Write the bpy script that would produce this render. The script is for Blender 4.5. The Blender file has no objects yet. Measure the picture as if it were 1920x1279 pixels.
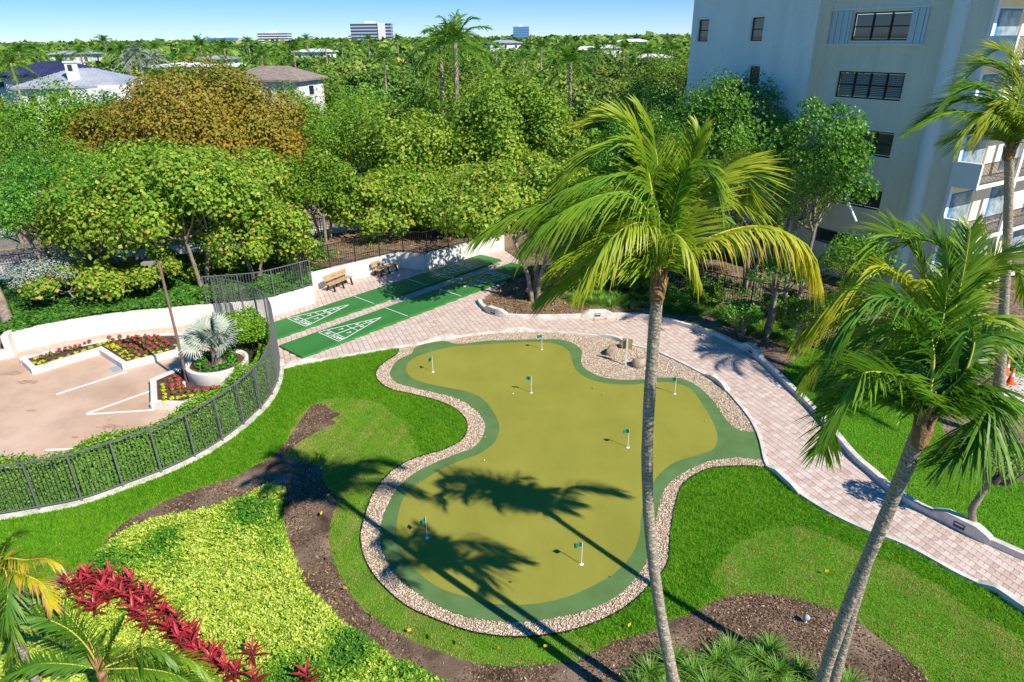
import bpy, bmesh, math, random
import numpy as np
from mathutils import Vector, Matrix

# ------------------------------------------------------------------ camera, world, sun
SC = bpy.context.scene
COL = SC.collection
RAD = math.radians
H = 13.3
PITCH, ROLL, FPX = 24.4, -0.7, 1250.0
_p, _r = RAD(PITCH), RAD(ROLL)
FWD = np.array([0, math.cos(_p), -math.sin(_p)])
_right = np.array([1.0, 0, 0]); _up = np.cross(_right, FWD)
RX = math.cos(_r) * _right + math.sin(_r) * _up
UX = -math.sin(_r) * _right + math.cos(_r) * _up
cd = bpy.data.cameras.new("camera"); cam = bpy.data.objects.new("camera", cd); COL.objects.link(cam)
M = Matrix(((RX[0], UX[0], -FWD[0], 0), (RX[1], UX[1], -FWD[1], 0), (RX[2], UX[2], -FWD[2], H), (0, 0, 0, 1)))
cam.matrix_world = M
cd.sensor_width = 36; cd.lens = 36 * FPX / 1920; cd.clip_start = 0.1; cd.clip_end = 9000
SC.camera = cam

SUN_EL = 42.0
SHADOW_AZ = -47.0                      # compass direction the shadows fall, from +Y towards +X
sa = RAD(SHADOW_AZ)
w = bpy.data.worlds.new("World"); SC.world = w; w.use_nodes = True
nt = w.node_tree; nt.nodes.clear()
sky = nt.nodes.new("ShaderNodeTexSky"); sky.sky_type = 'NISHITA'; sky.sun_disc = False
sky.sun_elevation = RAD(SUN_EL); sky.sun_rotation = math.pi + sa
sky.altitude = 4000; sky.air_density = 1.0; sky.dust_density = 0.0; sky.ozone_density = 8.0
hs = nt.nodes.new("ShaderNodeHueSaturation"); hs.inputs['Saturation'].default_value = 1.55; hs.inputs['Hue'].default_value = 0.508
bg = nt.nodes.new("ShaderNodeBackground"); bg.inputs['Strength'].default_value = 0.15
wo = nt.nodes.new("ShaderNodeOutputWorld")
gm = nt.nodes.new('ShaderNodeGamma'); gm.inputs['Gamma'].default_value = 0.6
nt.links.new(sky.outputs[0], gm.inputs['Color']); nt.links.new(gm.outputs[0], hs.inputs['Color']); nt.links.new(hs.outputs[0], bg.inputs['Color']); nt.links.new(bg.outputs[0], wo.inputs[0])
sl = bpy.data.lights.new("sun", 'SUN'); sl.energy = 3.5; sl.angle = RAD(0.5); sl.color = (1.0, 0.94, 0.85)
so = bpy.data.objects.new("sun", sl); COL.objects.link(so)
sundir = Vector((-math.sin(sa) * math.cos(RAD(SUN_EL)), -math.cos(sa) * math.cos(RAD(SUN_EL)), math.sin(RAD(SUN_EL))))
so.rotation_euler = sundir.to_track_quat('Z', 'Y').to_euler(); so.location = (0, 0, 60)
SC.view_settings.view_transform = 'Standard'; SC.view_settings.look = 'None'
SC.view_settings.exposure = 1.0; SC.view_settings.gamma = 1.0
SC.view_settings.use_curve_mapping = False
SC.cycles.max_bounces = 6; SC.cycles.diffuse_bounces = 4; SC.cycles.glossy_bounces = 2
SC.cycles.transmission_bounces = 4; SC.cycles.transparent_max_bounces = 8; SC.cycles.use_denoising = True

# ------------------------------------------------------------------ helpers: places
def ray(u, v):
    return FWD * FPX + RX * (u - 960) + UX * (639.5 - v)
def G(u, v, z=0.0):
    d = ray(u, v); t = (z - H) / d[2]
    return np.array([d[0] * t, d[1] * t, z])
def GY(u, v, y):
    d = ray(u, v); t = y / d[1]
    return np.array([d[0] * t, y, H + d[2] * t])
def GA(pts, z=0.0):
    return [G(u, v, z)[:2] for u, v in pts]
def catmull(P, n=6, closed=False):
    P = [np.array(p, float) for p in P]; out = []
    N = len(P); segs = N if closed else N - 1
    for i in range(segs):
        if closed: a, b, c, d = P[i - 1], P[i], P[(i + 1) % N], P[(i + 2) % N]
        else: a, b, c, d = P[max(i - 1, 0)], P[i], P[i + 1], P[min(i + 2, N - 1)]
        for k in range(n):
            t = k / n
            out.append(0.5 * ((2 * b) + (-a + c) * t + (2 * a - 5 * b + 4 * c - d) * t * t + (-a + 3 * b - 3 * c + d) * t ** 3))
    if not closed: out.append(P[-1])
    return out
def resample(P, step):
    P = np.array(P, float); seg = np.linalg.norm(np.diff(P, axis=0), axis=1); s = np.concatenate([[0], np.cumsum(seg)])
    n = max(2, int(round(s[-1] / step)) + 1); q = np.linspace(0, s[-1], n)
    return np.stack([np.interp(q, s, P[:, k]) for k in range(P.shape[1])], 1)
def inside(P, poly):
    P = np.asarray(P); poly = np.asarray(poly)[:, :2]; x, y = P[:, 0], P[:, 1]
    r = np.zeros(len(P), bool); j = len(poly) - 1
    for i in range(len(poly)):
        xi, yi = poly[i]; xj, yj = poly[j]
        if yi != yj:
            c = ((yi > y) != (yj > y)) & (x < (xj - xi) * (y - yi) / (yj - yi) + xi)
            r ^= c
        j = i
    return r
def scatter(poly, n_per_m2, rng, holes=()):
    p = np.asarray(poly)[:, :2]; lo, hi = p.min(0), p.max(0)
    n = int((hi - lo).prod() * n_per_m2)
    q = lo + rng.random((n, 2)) * (hi - lo)
    k = inside(q, p)
    q = q[k]
    for h in holes:
        q = q[~inside(q, h)]
    return q
def dist_to_line(Q, L):
    L = np.asarray(L)[:, :2]; d = np.full(len(Q), 1e9)
    for a, b in zip(L[:-1], L[1:]):
        ab = b - a; t = np.clip(((Q - a) @ ab) / (ab @ ab + 1e-9), 0, 1)
        d = np.minimum(d, np.linalg.norm(Q - (a + t[:, None] * ab), axis=1))
    return d

# ------------------------------------------------------------------ helpers: materials
MATS = {}
def mat(name, col, rough=0.8, var=0.0, vscale=3.0, bump=0.0, bscale=40.0, metal=0.0, spec=0.3, col2=None, detail=4.0, grain=0.0, gscale=120.0, stain=0.0, sscale=(0.5, 0.5, 0.5)):
    if name in MATS: return MATS[name]
    m = bpy.data.materials.new(name); m.use_nodes = True; t = m.node_tree; N = t.nodes; L = t.links
    b = N['Principled BSDF']; b.inputs['Roughness'].default_value = rough; b.inputs['Metallic'].default_value = metal
    b.inputs['Specular IOR Level'].default_value = spec
    tc = N.new('ShaderNodeTexCoord')
    if var > 0 or col2 is not None:
        n = N.new('ShaderNodeTexNoise'); n.inputs['Scale'].default_value = vscale; n.inputs['Detail'].default_value = detail
        L.new(tc.outputs['Object'], n.inputs['Vector'])
        r = N.new('ShaderNodeValToRGB')
        c2 = col2 if col2 is not None else tuple(min(1, c * (1 + var)) for c in col)
        c1 = col if col2 is not None else tuple(c * (1 - var) for c in col)
        r.color_ramp.elements[0].position = 0.33; r.color_ramp.elements[0].color = (*c1, 1)
        r.color_ramp.elements[1].position = 0.67; r.color_ramp.elements[1].color = (*c2, 1)
        L.new(n.outputs['Fac'], r.inputs[0]); L.new(r.outputs[0], b.inputs['Base Color'])
    else:
        b.inputs['Base Color'].default_value = (*col, 1)
    for amt, sc_, lo, hi in ((grain, (gscale,) * 3, 0.3, 0.7), (stain, sscale, 0.38, 0.56)):
        if amt <= 0: continue
        mp = N.new('ShaderNodeMapping'); mp.inputs['Scale'].default_value = sc_; L.new(tc.outputs['Object'], mp.inputs[0])
        n3 = N.new('ShaderNodeTexNoise'); n3.inputs['Scale'].default_value = 1.0; n3.inputs['Detail'].default_value = 7; n3.inputs['Roughness'].default_value = 0.65; L.new(mp.outputs[0], n3.inputs['Vector'])
        mr = N.new('ShaderNodeMapRange'); mr.inputs['From Min'].default_value = lo; mr.inputs['From Max'].default_value = hi; mr.inputs['To Min'].default_value = 1 - amt; mr.inputs['To Max'].default_value = 1.0 + (amt * 0.6 if lo < 0.35 else 0)
        L.new(n3.outputs['Fac'], mr.inputs[0])
        vm = N.new('ShaderNodeVectorMath'); vm.operation = 'SCALE'
        src = b.inputs['Base Color'].links[0].from_socket if b.inputs['Base Color'].is_linked else None
        if src: L.new(src, vm.inputs[0])
        else: vm.inputs[0].default_value = col
        L.new(mr.outputs[0], vm.inputs['Scale']); L.new(vm.outputs[0], b.inputs['Base Color'])
    if bump > 0:
        n2 = N.new('ShaderNodeTexNoise'); n2.inputs['Scale'].default_value = bscale; n2.inputs['Detail'].default_value = 5
        L.new(tc.outputs['Object'], n2.inputs['Vector'])
        bp = N.new('ShaderNodeBump'); bp.inputs['Strength'].default_value = bump; bp.inputs['Distance'].default_value = 0.02
        L.new(n2.outputs['Fac'], bp.inputs['Height']); L.new(bp.outputs[0], b.inputs['Normal'])
    MATS[name] = m; return m
def tint_mat(name, stops, rough=0.55, trans=0.3, spec=0.35, objrand=0.0, bright=1.0):
    """colour ramp driven by the mesh attribute 'tint' (0..1)"""
    if name in MATS: return MATS[name]
    m = bpy.data.materials.new(name); m.use_nodes = True; t = m.node_tree; N = t.nodes; L = t.links
    b = N['Principled BSDF']; b.inputs['Roughness'].default_value = rough; b.inputs['Specular IOR Level'].default_value = spec
    a = N.new('ShaderNodeAttribute'); a.attribute_name = 'tint'
    r = N.new('ShaderNodeValToRGB')
    while len(r.color_ramp.elements) < len(stops): r.color_ramp.elements.new(0.5)
    for e, (p, c) in zip(r.color_ramp.elements, stops): e.position = p; e.color = (*[min(1, q * bright) for q in c], 1)
    fac = a.outputs['Fac']
    L.new(fac, r.inputs[0]); out = r.outputs[0]
    if objrand > 0:
        oi = N.new('ShaderNodeObjectInfo'); h = N.new('ShaderNodeHueSaturation')
        mr = N.new('ShaderNodeMapRange'); mr.inputs['To Min'].default_value = 0.5 - 0.035 * objrand; mr.inputs['To Max'].default_value = 0.5 + 0.03 * objrand
        mv = N.new('ShaderNodeMapRange'); mv.inputs['To Min'].default_value = 1 - 0.4 * objrand; mv.inputs['To Max'].default_value = 1 + 0.35 * objrand
        ml = N.new('ShaderNodeMath'); ml.operation = 'MULTIPLY'; ml.inputs[1].default_value = 7.31
        fr = N.new('ShaderNodeMath'); fr.operation = 'FRACT'
        L.new(oi.outputs['Random'], mr.inputs[0]); L.new(oi.outputs['Random'], ml.inputs[0]); L.new(ml.outputs[0], fr.inputs[0]); L.new(fr.outputs[0], mv.inputs[0])
        L.new(mr.outputs[0], h.inputs['Hue']); L.new(mv.outputs[0], h.inputs['Value']); L.new(out, h.inputs['Color']); out = h.outputs[0]
    L.new(out, b.inputs['Base Color'])
    if trans > 0:
        tr = N.new('ShaderNodeBsdfTranslucent'); mx = N.new('ShaderNodeMixShader'); mx.inputs[0].default_value = trans
        L.new(out, tr.inputs['Color']); L.new(b.outputs[0], mx.inputs[1]); L.new(tr.outputs[0], mx.inputs[2])
        L.new(mx.outputs[0], N['Material Output'].inputs[0])
    MATS[name] = m; return m

# ------------------------------------------------------------------ helpers: objects
def link(o, parent=None):
    COL.objects.link(o)
    if parent is not None: o.parent = parent
    return o
def tag(o, label=None, cat=None, group=None, kind=None):
    if label: o['label'] = label
    if cat: o['category'] = cat
    if group: o['group'] = group
    if kind: o['kind'] = kind
    return o
def empty(name, loc, rz=0.0, label=None, cat=None, group=None):
    o = bpy.data.objects.new(name, None); o.location = tuple(loc); o.rotation_euler = (0, 0, rz); o.empty_display_size = 0.2
    link(o); return tag(o, label, cat, group)
def mesh(name, V, F, m, parent=None, smooth=False, mats=None, midx=None, tint=None):
    me = bpy.data.meshes.new(name); me.from_pydata([tuple(v) for v in V], [], [tuple(f) for f in F])
    for q in (mats or [m]): me.materials.append(q)
    if midx is not None: me.polygons.foreach_set('material_index', midx)
    if smooth: me.polygons.foreach_set('use_smooth', [True] * len(me.polygons))
    if tint is not None:
        a = me.attributes.new('tint', 'FLOAT', 'POINT'); a.data.foreach_set('value', np.asarray(tint, np.float32))
    me.update(); o = bpy.data.objects.new(name, me); return link(o, parent)
def fast_data(name, V, F, m, tint=None, smooth=False, mats=None, midx=None):
    V = np.asarray(V, np.float32); F = np.asarray(F, np.int32); k = F.shape[1]
    me = bpy.data.meshes.new(name); me.vertices.add(len(V)); me.vertices.foreach_set('co', V.ravel())
    me.loops.add(F.size); me.loops.foreach_set('vertex_index', F.ravel())
    me.polygons.add(len(F)); me.polygons.foreach_set('loop_start', np.arange(0, F.size, k, dtype=np.int32))
    me.polygons.foreach_set('loop_total', np.full(len(F), k, np.int32))
    for q in (mats or [m]): me.materials.append(q)
    if midx is not None: me.polygons.foreach_set('material_index', np.asarray(midx, np.int32))
    me.polygons.foreach_set('use_smooth', np.full(len(F), bool(smooth)))
    me.update(calc_edges=True)
    if tint is not None:
        a = me.attributes.new('tint', 'FLOAT', 'POINT'); a.data.foreach_set('value', np.asarray(tint, np.float32))
    return me
def fast(name, V, F, m, parent=None, **k):
    return link(bpy.data.objects.new(name, fast_data(name, V, F, m, **k)), parent)
class MB:
    """collects simple solids into one mesh"""
    def __init__(s): s.V = []; s.F = []; s.S = []
    def add(s, V, F, sm=False):
        n = len(s.V); s.V += [tuple(map(float, v)) for v in V]; s.F += [tuple(i + n for i in f) for f in F]; s.S += [sm] * len(F); return s
    def box(s, x0, x1, y0, y1, z0, z1):
        V = [(x, y, z) for z in (z0, z1) for y in (y0, y1) for x in (x0, x1)]
        return s.add(V, [(0, 2, 3, 1), (4, 5, 7, 6), (0, 1, 5, 4), (2, 6, 7, 3), (0, 4, 6, 2), (1, 3, 7, 5)])
    def bar(s, p, q, w, h=None, up=(0, 0, 1)):
        h = h or w; p, q = Vector(p), Vector(q); d = (q - p).normalized(); u = Vector(up)
        if abs(d.dot(u)) > 0.98: u = Vector((1, 0, 0))
        a = d.cross(u).normalized() * w / 2; b = a.cross(d).normalized() * h / 2
        V = [p + i * a + j * b for j in (-1, 1) for i in (-1, 1)] + [q + i * a + j * b for j in (-1, 1) for i in (-1, 1)]
        return s.add(V, [(0, 1, 3, 2), (4, 6, 7, 5), (0, 4, 5, 1), (2, 3, 7, 6), (0, 2, 6, 4), (1, 5, 7, 3)])
    def tube(s, pts, rad, n=8, cap=True):
        pts = [Vector(p) for p in pts]; k = len(pts); base = len(s.V); V = []; F = []
        if not hasattr(rad, '__len__'): rad = [rad] * k
        ref = Vector((0.31, 0.95, 0.1))
        for i, p in enumerate(pts):
            d = (pts[min(i + 1, k - 1)] - pts[max(i - 1, 0)]).normalized()
            a = d.cross(ref)
            if a.length < 0.05: a = d.cross(Vector((1, 0, 0)))
            a.normalize(); b = d.cross(a)
            V += [p + (a * math.cos(2 * math.pi * j / n) + b * math.sin(2 * math.pi * j / n)) * rad[i] for j in range(n)]
        for i in range(k - 1):
            for j in range(n):
                F.append((i * n + j, i * n + (j + 1) % n, (i + 1) * n + (j + 1) % n, (i + 1) * n + j))
        s.add(V, F, True)
        if cap: s.add([V[j] for j in range(n)], [tuple(range(n))[::-1]]); s.add([V[(k - 1) * n + j] for j in range(n)], [tuple(range(n))])
        return s
    def lathe(s, prof, n=24, c=(0, 0)):
        V = []; F = []; k = len(prof)
        for r, z in prof: V += [(c[0] + r * math.cos(2 * math.pi * j / n), c[1] + r * math.sin(2 * math.pi * j / n), z) for j in range(n)]
        for i in range(k - 1):
            for j in range(n): F.append((i * n + j, i * n + (j + 1) % n, (i + 1) * n + (j + 1) % n, (i + 1) * n + j))
        return s.add(V, F, True)
    def prism(s, poly, z0, z1):
        n = len(poly); V = [(p[0], p[1], z0) for p in poly] + [(p[0], p[1], z1) for p in poly]
        F = [tuple(range(n - 1, -1, -1)), tuple(range(n, 2 * n))] + [(i, (i + 1) % n, n + (i + 1) % n, n + i) for i in range(n)]
        return s.add(V, F)
    def band(s, line, w0, w1, z0, z1, closed=False):
        """a strip along a line, from offset w0 to w1 (left positive), box section; z may be lists"""
        P = np.array([p[:2] for p in line], float); n = len(P)
        if closed: T = np.roll(P, -1, 0) - np.roll(P, 1, 0)
        else: T = np.gradient(P, axis=0)
        T /= np.linalg.norm(T, axis=1)[:, None] + 1e-9; Nn = np.stack([-T[:, 1], T[:, 0]], 1)
        z0 = np.broadcast_to(z0, n); z1 = np.broadcast_to(z1, n)
        A, B = P + Nn * w0, P + Nn * w1
        V = []
        for i in range(n): V += [(*A[i], z0[i]), (*B[i], z0[i]), (*B[i], z1[i]), (*A[i], z1[i])]
        F = []
        for i in range(n if closed else n - 1):
            a, b = 4 * i, 4 * ((i + 1) % n)
            for k in range(4): F.append((a + k, a + (k + 1) % 4, b + (k + 1) % 4, b + k))
        if not closed: F += [(0, 1, 2, 3), (4 * n - 1, 4 * n - 2, 4 * n - 3, 4 * n - 4)]
        return s.add(V, F)
    def build(s, name, m, parent=None, fix=True):
        me = bpy.data.meshes.new(name); me.from_pydata(s.V, [], s.F); me.materials.append(m)
        me.polygons.foreach_set('use_smooth', s.S)
        if fix:
            bm = bmesh.new(); bm.from_mesh(me); bmesh.ops.recalc_face_normals(bm, faces=bm.faces); bm.to_mesh(me); bm.free()
        me.update(); o = bpy.data.objects.new(name, me); return link(o, parent)
def sheet(name, poly, z, m, parent=None, thick=0.0):
    b = MB(); n = len(poly)
    if thick: b.prism([tuple(p[:2]) for p in poly], z - thick, z)
    else: b.add([(p[0], p[1], z) for p in poly], [tuple(range(n))])
    o = b.build(name, m, parent)
    if not thick:
        if o.data.polygons[0].normal.z < 0: o.data.flip_normals()
    return o
def copy_tree(o, parent=None):
    c = o.copy(); COL.objects.link(c)
    if parent is not None: c.parent = parent
    for ch in list(o.children): copy_tree(ch, c)
    return c
def quads(C, A, B, bend=None):
    """leaf quads: centres C, half axes A (long) and B (short) -> V, F (diamond-like hexagon folded as 4 verts)"""
    n = len(C); V = np.empty((n, 4, 3)); V[:, 0] = C - A; V[:, 1] = C + B; V[:, 2] = C + A; V[:, 3] = C - B
    if bend is not None: V[:, 0] -= bend; V[:, 2] -= bend
    return V.reshape(-1, 3), np.arange(4 * n).reshape(n, 4)
def axes_from_normals(Nn, rng):
    r = rng.normal(size=Nn.shape); A = np.cross(Nn, r); A /= np.linalg.norm(A, axis=1)[:, None] + 1e-9
    B = np.cross(Nn, A); return A, B
def unit(v): return v / (np.linalg.norm(v, axis=-1, keepdims=True) + 1e-9)

# ------------------------------------------------------------------ materials
white_paint = mat('white_stucco', (0.72, 0.69, 0.62), 0.85, var=0.05, vscale=1.2, bump=0.25, bscale=30, grain=0.05, gscale=20, stain=0.14, sscale=(1.6, 1.6, 0.35))
curb_mat = mat('curb_stucco', (0.68, 0.64, 0.56), 0.85, var=0.08, vscale=2.0, bump=0.4, bscale=25, grain=0.10, gscale=18, stain=0.25, sscale=(1.8, 1.8, 1.8))
line_paint = mat('line_paint', (0.78, 0.78, 0.74), 0.7, var=0.06, vscale=6)
asphalt_peach = mat('tinted_concrete', (0.55, 0.365, 0.245), 0.9, col2=(0.63, 0.455, 0.33), vscale=0.35, bump=0.2, bscale=60, detail=8, grain=0.14, gscale=45, stain=0.16, sscale=(0.5, 0.5, 1))
fence_grey = mat('grey_fence_paint', (0.13, 0.135, 0.135), 0.45, spec=0.4)
fence_black = mat('black_fence_paint', (0.02, 0.02, 0.022), 0.5)
wood = mat('varnished_pine', (0.38, 0.24, 0.12), 0.6, col2=(0.48, 0.33, 0.18), vscale=8)
dark_metal = mat('dark_metal', (0.03, 0.03, 0.03), 0.5, metal=0.2)
bronze = mat('bronze_pole', (0.15, 0.10, 0.07), 0.6, var=0.15, vscale=3)
turf_olive = mat('putting_turf', (0.262, 0.256, 0.040), 0.95, col2=(0.305, 0.290, 0.048), vscale=0.5, bump=0.5, bscale=120, spec=0.1, detail=8, grain=0.22, gscale=90, stain=0.06, sscale=(0.8, 0.25, 1))
turf_fringe = mat('fringe_turf', (0.105, 0.19, 0.058), 0.95, col2=(0.13, 0.23, 0.078), vscale=1.5, bump=0.8, bscale=90, spec=0.1, grain=0.30, gscale=60)
court_green = mat('court_paint', (0.036, 0.185, 0.036), 0.6, col2=(0.048, 0.22, 0.048), vscale=0.6, bump=0.05, bscale=80, grain=0.06, gscale=30, stain=0.12, sscale=(0.4, 1.2, 1))
mulch_mat = mat('bare_soil', (0.06, 0.036, 0.022), 0.95, col2=(0.31, 0.215, 0.145), vscale=0.8, bump=1.0, bscale=22, detail=12, grain=0.4, gscale=25)
mulch_dark = mat('bark_mulch', (0.05, 0.028, 0.020), 0.95, col2=(0.14, 0.075, 0.050), vscale=4, bump=1.0, bscale=20, detail=9)
lawn_base = mat('lawn_soil', (0.07, 0.20, 0.010), 0.95, col2=(0.11, 0.28, 0.015), vscale=1.2, bump=0.6, bscale=60)
joint_mat = mat('sand_joint', (0.38, 0.28, 0.235), 0.95, var=0.2, vscale=4)
gravel_base = mat('gravel_bed', (0.35, 0.26, 0.17), 0.95, var=0.3, vscale=20, bump=0.8, bscale=60)
black_plastic = mat('black_edging', (0.015, 0.015, 0.015), 0.5)
road_mat = mat('asphalt', (0.20, 0.185, 0.175), 0.9, var=0.15, vscale=1.5, bump=0.2, bscale=50)
walk_mat = mat('pale_concrete', (0.56, 0.53, 0.48), 0.9, var=0.08, vscale=1.0)
ground_mat = mat('distant_ground', (0.035, 0.075, 0.02), 0.95, col2=(0.09, 0.12, 0.05), vscale=0.08, detail=8)
litter_ground = mat('leafy_ground', (0.11, 0.075, 0.05), 0.95, col2=(0.28, 0.205, 0.14), vscale=1.2, bump=0.8, bscale=15, detail=8)
bark_grey = mat('grey_bark', (0.17, 0.13, 0.095), 0.95, col2=(0.36, 0.29, 0.22), vscale=4, bump=0.8, bscale=15)
metal_white = mat('white_metal', (0.75, 0.76, 0.76), 0.4)
stone_mat = mat('boulder_stone', (0.25, 0.17, 0.11), 0.9, col2=(0.42, 0.33, 0.25), vscale=2.5, bump=0.8, bscale=12)
flag_green = mat('green_flag', (0.01, 0.19, 0.12), 0.7)
yellow_pl = mat('yellow_plastic', (0.75, 0.48, 0.02), 0.6)

def palm_bark(name, c1, c2, ring):
    m = bpy.data.materials.new(name); m.use_nodes = True; N = m.node_tree.nodes; L = m.node_tree.links; b = N['Principled BSDF']; b.inputs['Roughness'].default_value = 0.9
    tc = N.new('ShaderNodeTexCoord'); sp = N.new('ShaderNodeSeparateXYZ'); L.new(tc.outputs['Object'], sp.inputs[0])
    n = N.new('ShaderNodeTexNoise'); n.inputs['Scale'].default_value = 9; n.inputs['Detail'].default_value = 6; L.new(tc.outputs['Object'], n.inputs['Vector'])
    ma = N.new('ShaderNodeMath'); ma.operation = 'MULTIPLY_ADD'; ma.inputs[1].default_value = ring
    mm = N.new('ShaderNodeMath'); mm.operation = 'MULTIPLY'; mm.inputs[1].default_value = 3.2
    L.new(n.outputs['Fac'], mm.inputs[0]); L.new(sp.outputs['Z'], ma.inputs[0]); L.new(mm.outputs[0], ma.inputs[2])
    fr = N.new('ShaderNodeMath'); fr.operation = 'FRACT'; L.new(ma.outputs[0], fr.inputs[0])
    r = N.new('ShaderNodeValToRGB'); e = r.color_ramp.elements; e[0].position = 0.0; e[0].color = (*[q * 0.35 for q in c1], 1); e[1].position = 0.9; e[1].color = (*c2, 1)
    k = r.color_ramp.elements.new(0.22); k.color = (*c1, 1)
    L.new(fr.outputs[0], r.inputs[0])
    v = N.new('ShaderNodeTexVoronoi'); v.inputs['Scale'].default_value = 22; mp = N.new('ShaderNodeMapping'); mp.inputs['Scale'].default_value = (1, 1, 0.55)
    L.new(tc.outputs['Object'], mp.inputs[0]); L.new(mp.outputs[0], v.inputs['Vector'])
    rr = N.new('ShaderNodeValToRGB'); rr.color_ramp.elements[0].position = 0.12; rr.color_ramp.elements[0].color = (0.25, 0.22, 0.2, 1); rr.color_ramp.elements[1].position = 0.24; rr.color_ramp.elements[1].color = (1, 1, 1, 1)
    L.new(v.outputs['Distance'], rr.inputs[0])
    mx = N.new('ShaderNodeMix'); mx.data_type = 'RGBA'; mx.blend_type = 'MULTIPLY'; mx.inputs[0].default_value = 0.85
    L.new(r.outputs[0], mx.inputs[6]); L.new(rr.outputs[0], mx.inputs[7]); L.new(mx.outputs[2], b.inputs['Base Color'])
    bp = N.new('ShaderNodeBump'); bp.inputs['Strength'].default_value = 0.7; bp.inputs['Distance'].default_value = 0.03
    L.new(fr.outputs[0], bp.inputs['Height']); L.new(bp.outputs[0], b.inputs['Normal'])
    return m
palm_trunk_mat = palm_bark('palm_bark', (0.33, 0.26, 0.19), (0.52, 0.43, 0.33), 14.0)
fibre_mat = mat('palm_fibre', (0.20, 0.09, 0.035), 0.9, col2=(0.42, 0.25, 0.11), vscale=9, bump=1.0, bscale=25)

leaf_seagrape = tint_mat('sea_grape_leaf', [(0.0, (0.07, 0.19, 0.012)), (0.30, (0.20, 0.36, 0.022)), (0.6, (0.35, 0.53, 0.045)), (0.88, (0.52, 0.54, 0.08)), (1.0, (0.54, 0.36, 0.07))], trans=0.42, objrand=0.22)
leaf_orange = tint_mat('bronze_leaf', [(0.0, (0.12, 0.18, 0.015)), (0.35, (0.28, 0.26, 0.02)), (0.7, (0.42, 0.25, 0.03)), (1.0, (0.48, 0.18, 0.03))], trans=0.3)
leaf_dark = tint_mat('glossy_green_leaf', [(0.0, (0.04, 0.14, 0.012)), (0.5, (0.13, 0.33, 0.025)), (1.0, (0.30, 0.52, 0.06))], rough=0.4, trans=0.3, objrand=0.3)
leaf_mid = tint_mat('green_leaf', [(0.0, (0.08, 0.19, 0.012)), (0.5, (0.19, 0.36, 0.02)), (1.0, (0.36, 0.52, 0.045))], trans=0.4, objrand=0.5)
leaf_far = tint_mat('far_leaf', [(0.0, (0.06, 0.14, 0.02)), (0.4, (0.16, 0.28, 0.03)), (0.75, (0.30, 0.41, 0.05)), (1.0, (0.46, 0.42, 0.12))], trans=0.3, objrand=0.8)
leaf_silver = tint_mat('silver_leaf', [(0.0, (0.22, 0.28, 0.20)), (1.0, (0.48, 0.52, 0.42))], trans=0.1)
frond_mat = tint_mat('palm_frond', [(0.0, (0.055, 0.16, 0.012)), (0.35, (0.14, 0.27, 0.016)), (0.65, (0.36, 0.38, 0.02)), (0.85, (0.55, 0.40, 0.03)), (1.0, (0.36, 0.22, 0.10))], rough=0.42, trans=0.45, spec=0.4, bright=1.35)
rachis_mat = mat('frond_rib', (0.50, 0.44, 0.08), 0.5)
cover_mat = tint_mat('variegated_leaf', [(0.0, (0.05, 0.20, 0.012)), (0.35, (0.17, 0.38, 0.02)), (0.6, (0.50, 0.62, 0.05)), (1.0, (0.78, 0.80, 0.20))], trans=0.25)
ivy_mat = tint_mat('ivy_leaf', [(0.0, (0.025, 0.10, 0.010)), (0.6, (0.07, 0.23, 0.02)), (1.0, (0.16, 0.34, 0.03))], trans=0.25)
grass_mat = tint_mat('grass_blade', [(0.0, (0.06, 0.23, 0.008)), (0.35, (0.20, 0.52, 0.012)), (0.62, (0.32, 0.44, 0.035)), (0.85, (0.50, 0.45, 0.12)), (1.0, (0.66, 0.48, 0.22))], rough=0.6, trans=0.45, spec=0.2)
strap_mat = tint_mat('strap_leaf', [(0.0, (0.05, 0.16, 0.02)), (0.6, (0.15, 0.34, 0.035)), (1.0, (0.34, 0.50, 0.08))], rough=0.4, trans=0.25)
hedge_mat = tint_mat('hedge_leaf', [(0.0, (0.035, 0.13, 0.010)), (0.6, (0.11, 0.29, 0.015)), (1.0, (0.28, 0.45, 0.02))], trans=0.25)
red_leaf = tint_mat('red_cordyline_leaf', [(0.0, (0.10, 0.02, 0.015)), (0.5, (0.28, 0.018, 0.022)), (1.0, (0.62, 0.05, 0.075))], rough=0.4, trans=0.3)
flower_red = tint_mat('red_petal', [(0.0, (0.45, 0.01, 0.04)), (1.0, (0.75, 0.06, 0.10))], trans=0.2)
lime_mat = tint_mat('lime_leaf', [(0.0, (0.35, 0.45, 0.01)), (1.0, (0.70, 0.68, 0.02))], trans=0.2)
pebble_mat = tint_mat('river_pebble', [(0.0, (0.30, 0.16, 0.08)), (0.3, (0.52, 0.36, 0.21)), (0.65, (0.66, 0.53, 0.38)), (1.0, (0.80, 0.74, 0.64))], rough=0.7, trans=0)
paver_mat = tint_mat('clay_paver', [(0.0, (0.46, 0.335, 0.27)), (0.5, (0.56, 0.435, 0.36)), (1.0, (0.63, 0.53, 0.455))], rough=0.85, trans=0, spec=0.2)
chip_mat = tint_mat('wood_chip', [(0.0, (0.035, 0.020, 0.012)), (0.55, (0.13, 0.075, 0.042)), (0.9, (0.32, 0.19, 0.10)), (1.0, (0.56, 0.42, 0.26))], rough=0.9, trans=0)
litter_mat = tint_mat('dry_leaf', [(0.0, (0.22, 0.09, 0.03)), (0.6, (0.45, 0.20, 0.04)), (1.0, (0.65, 0.38, 0.06))], trans=0.15)

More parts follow.
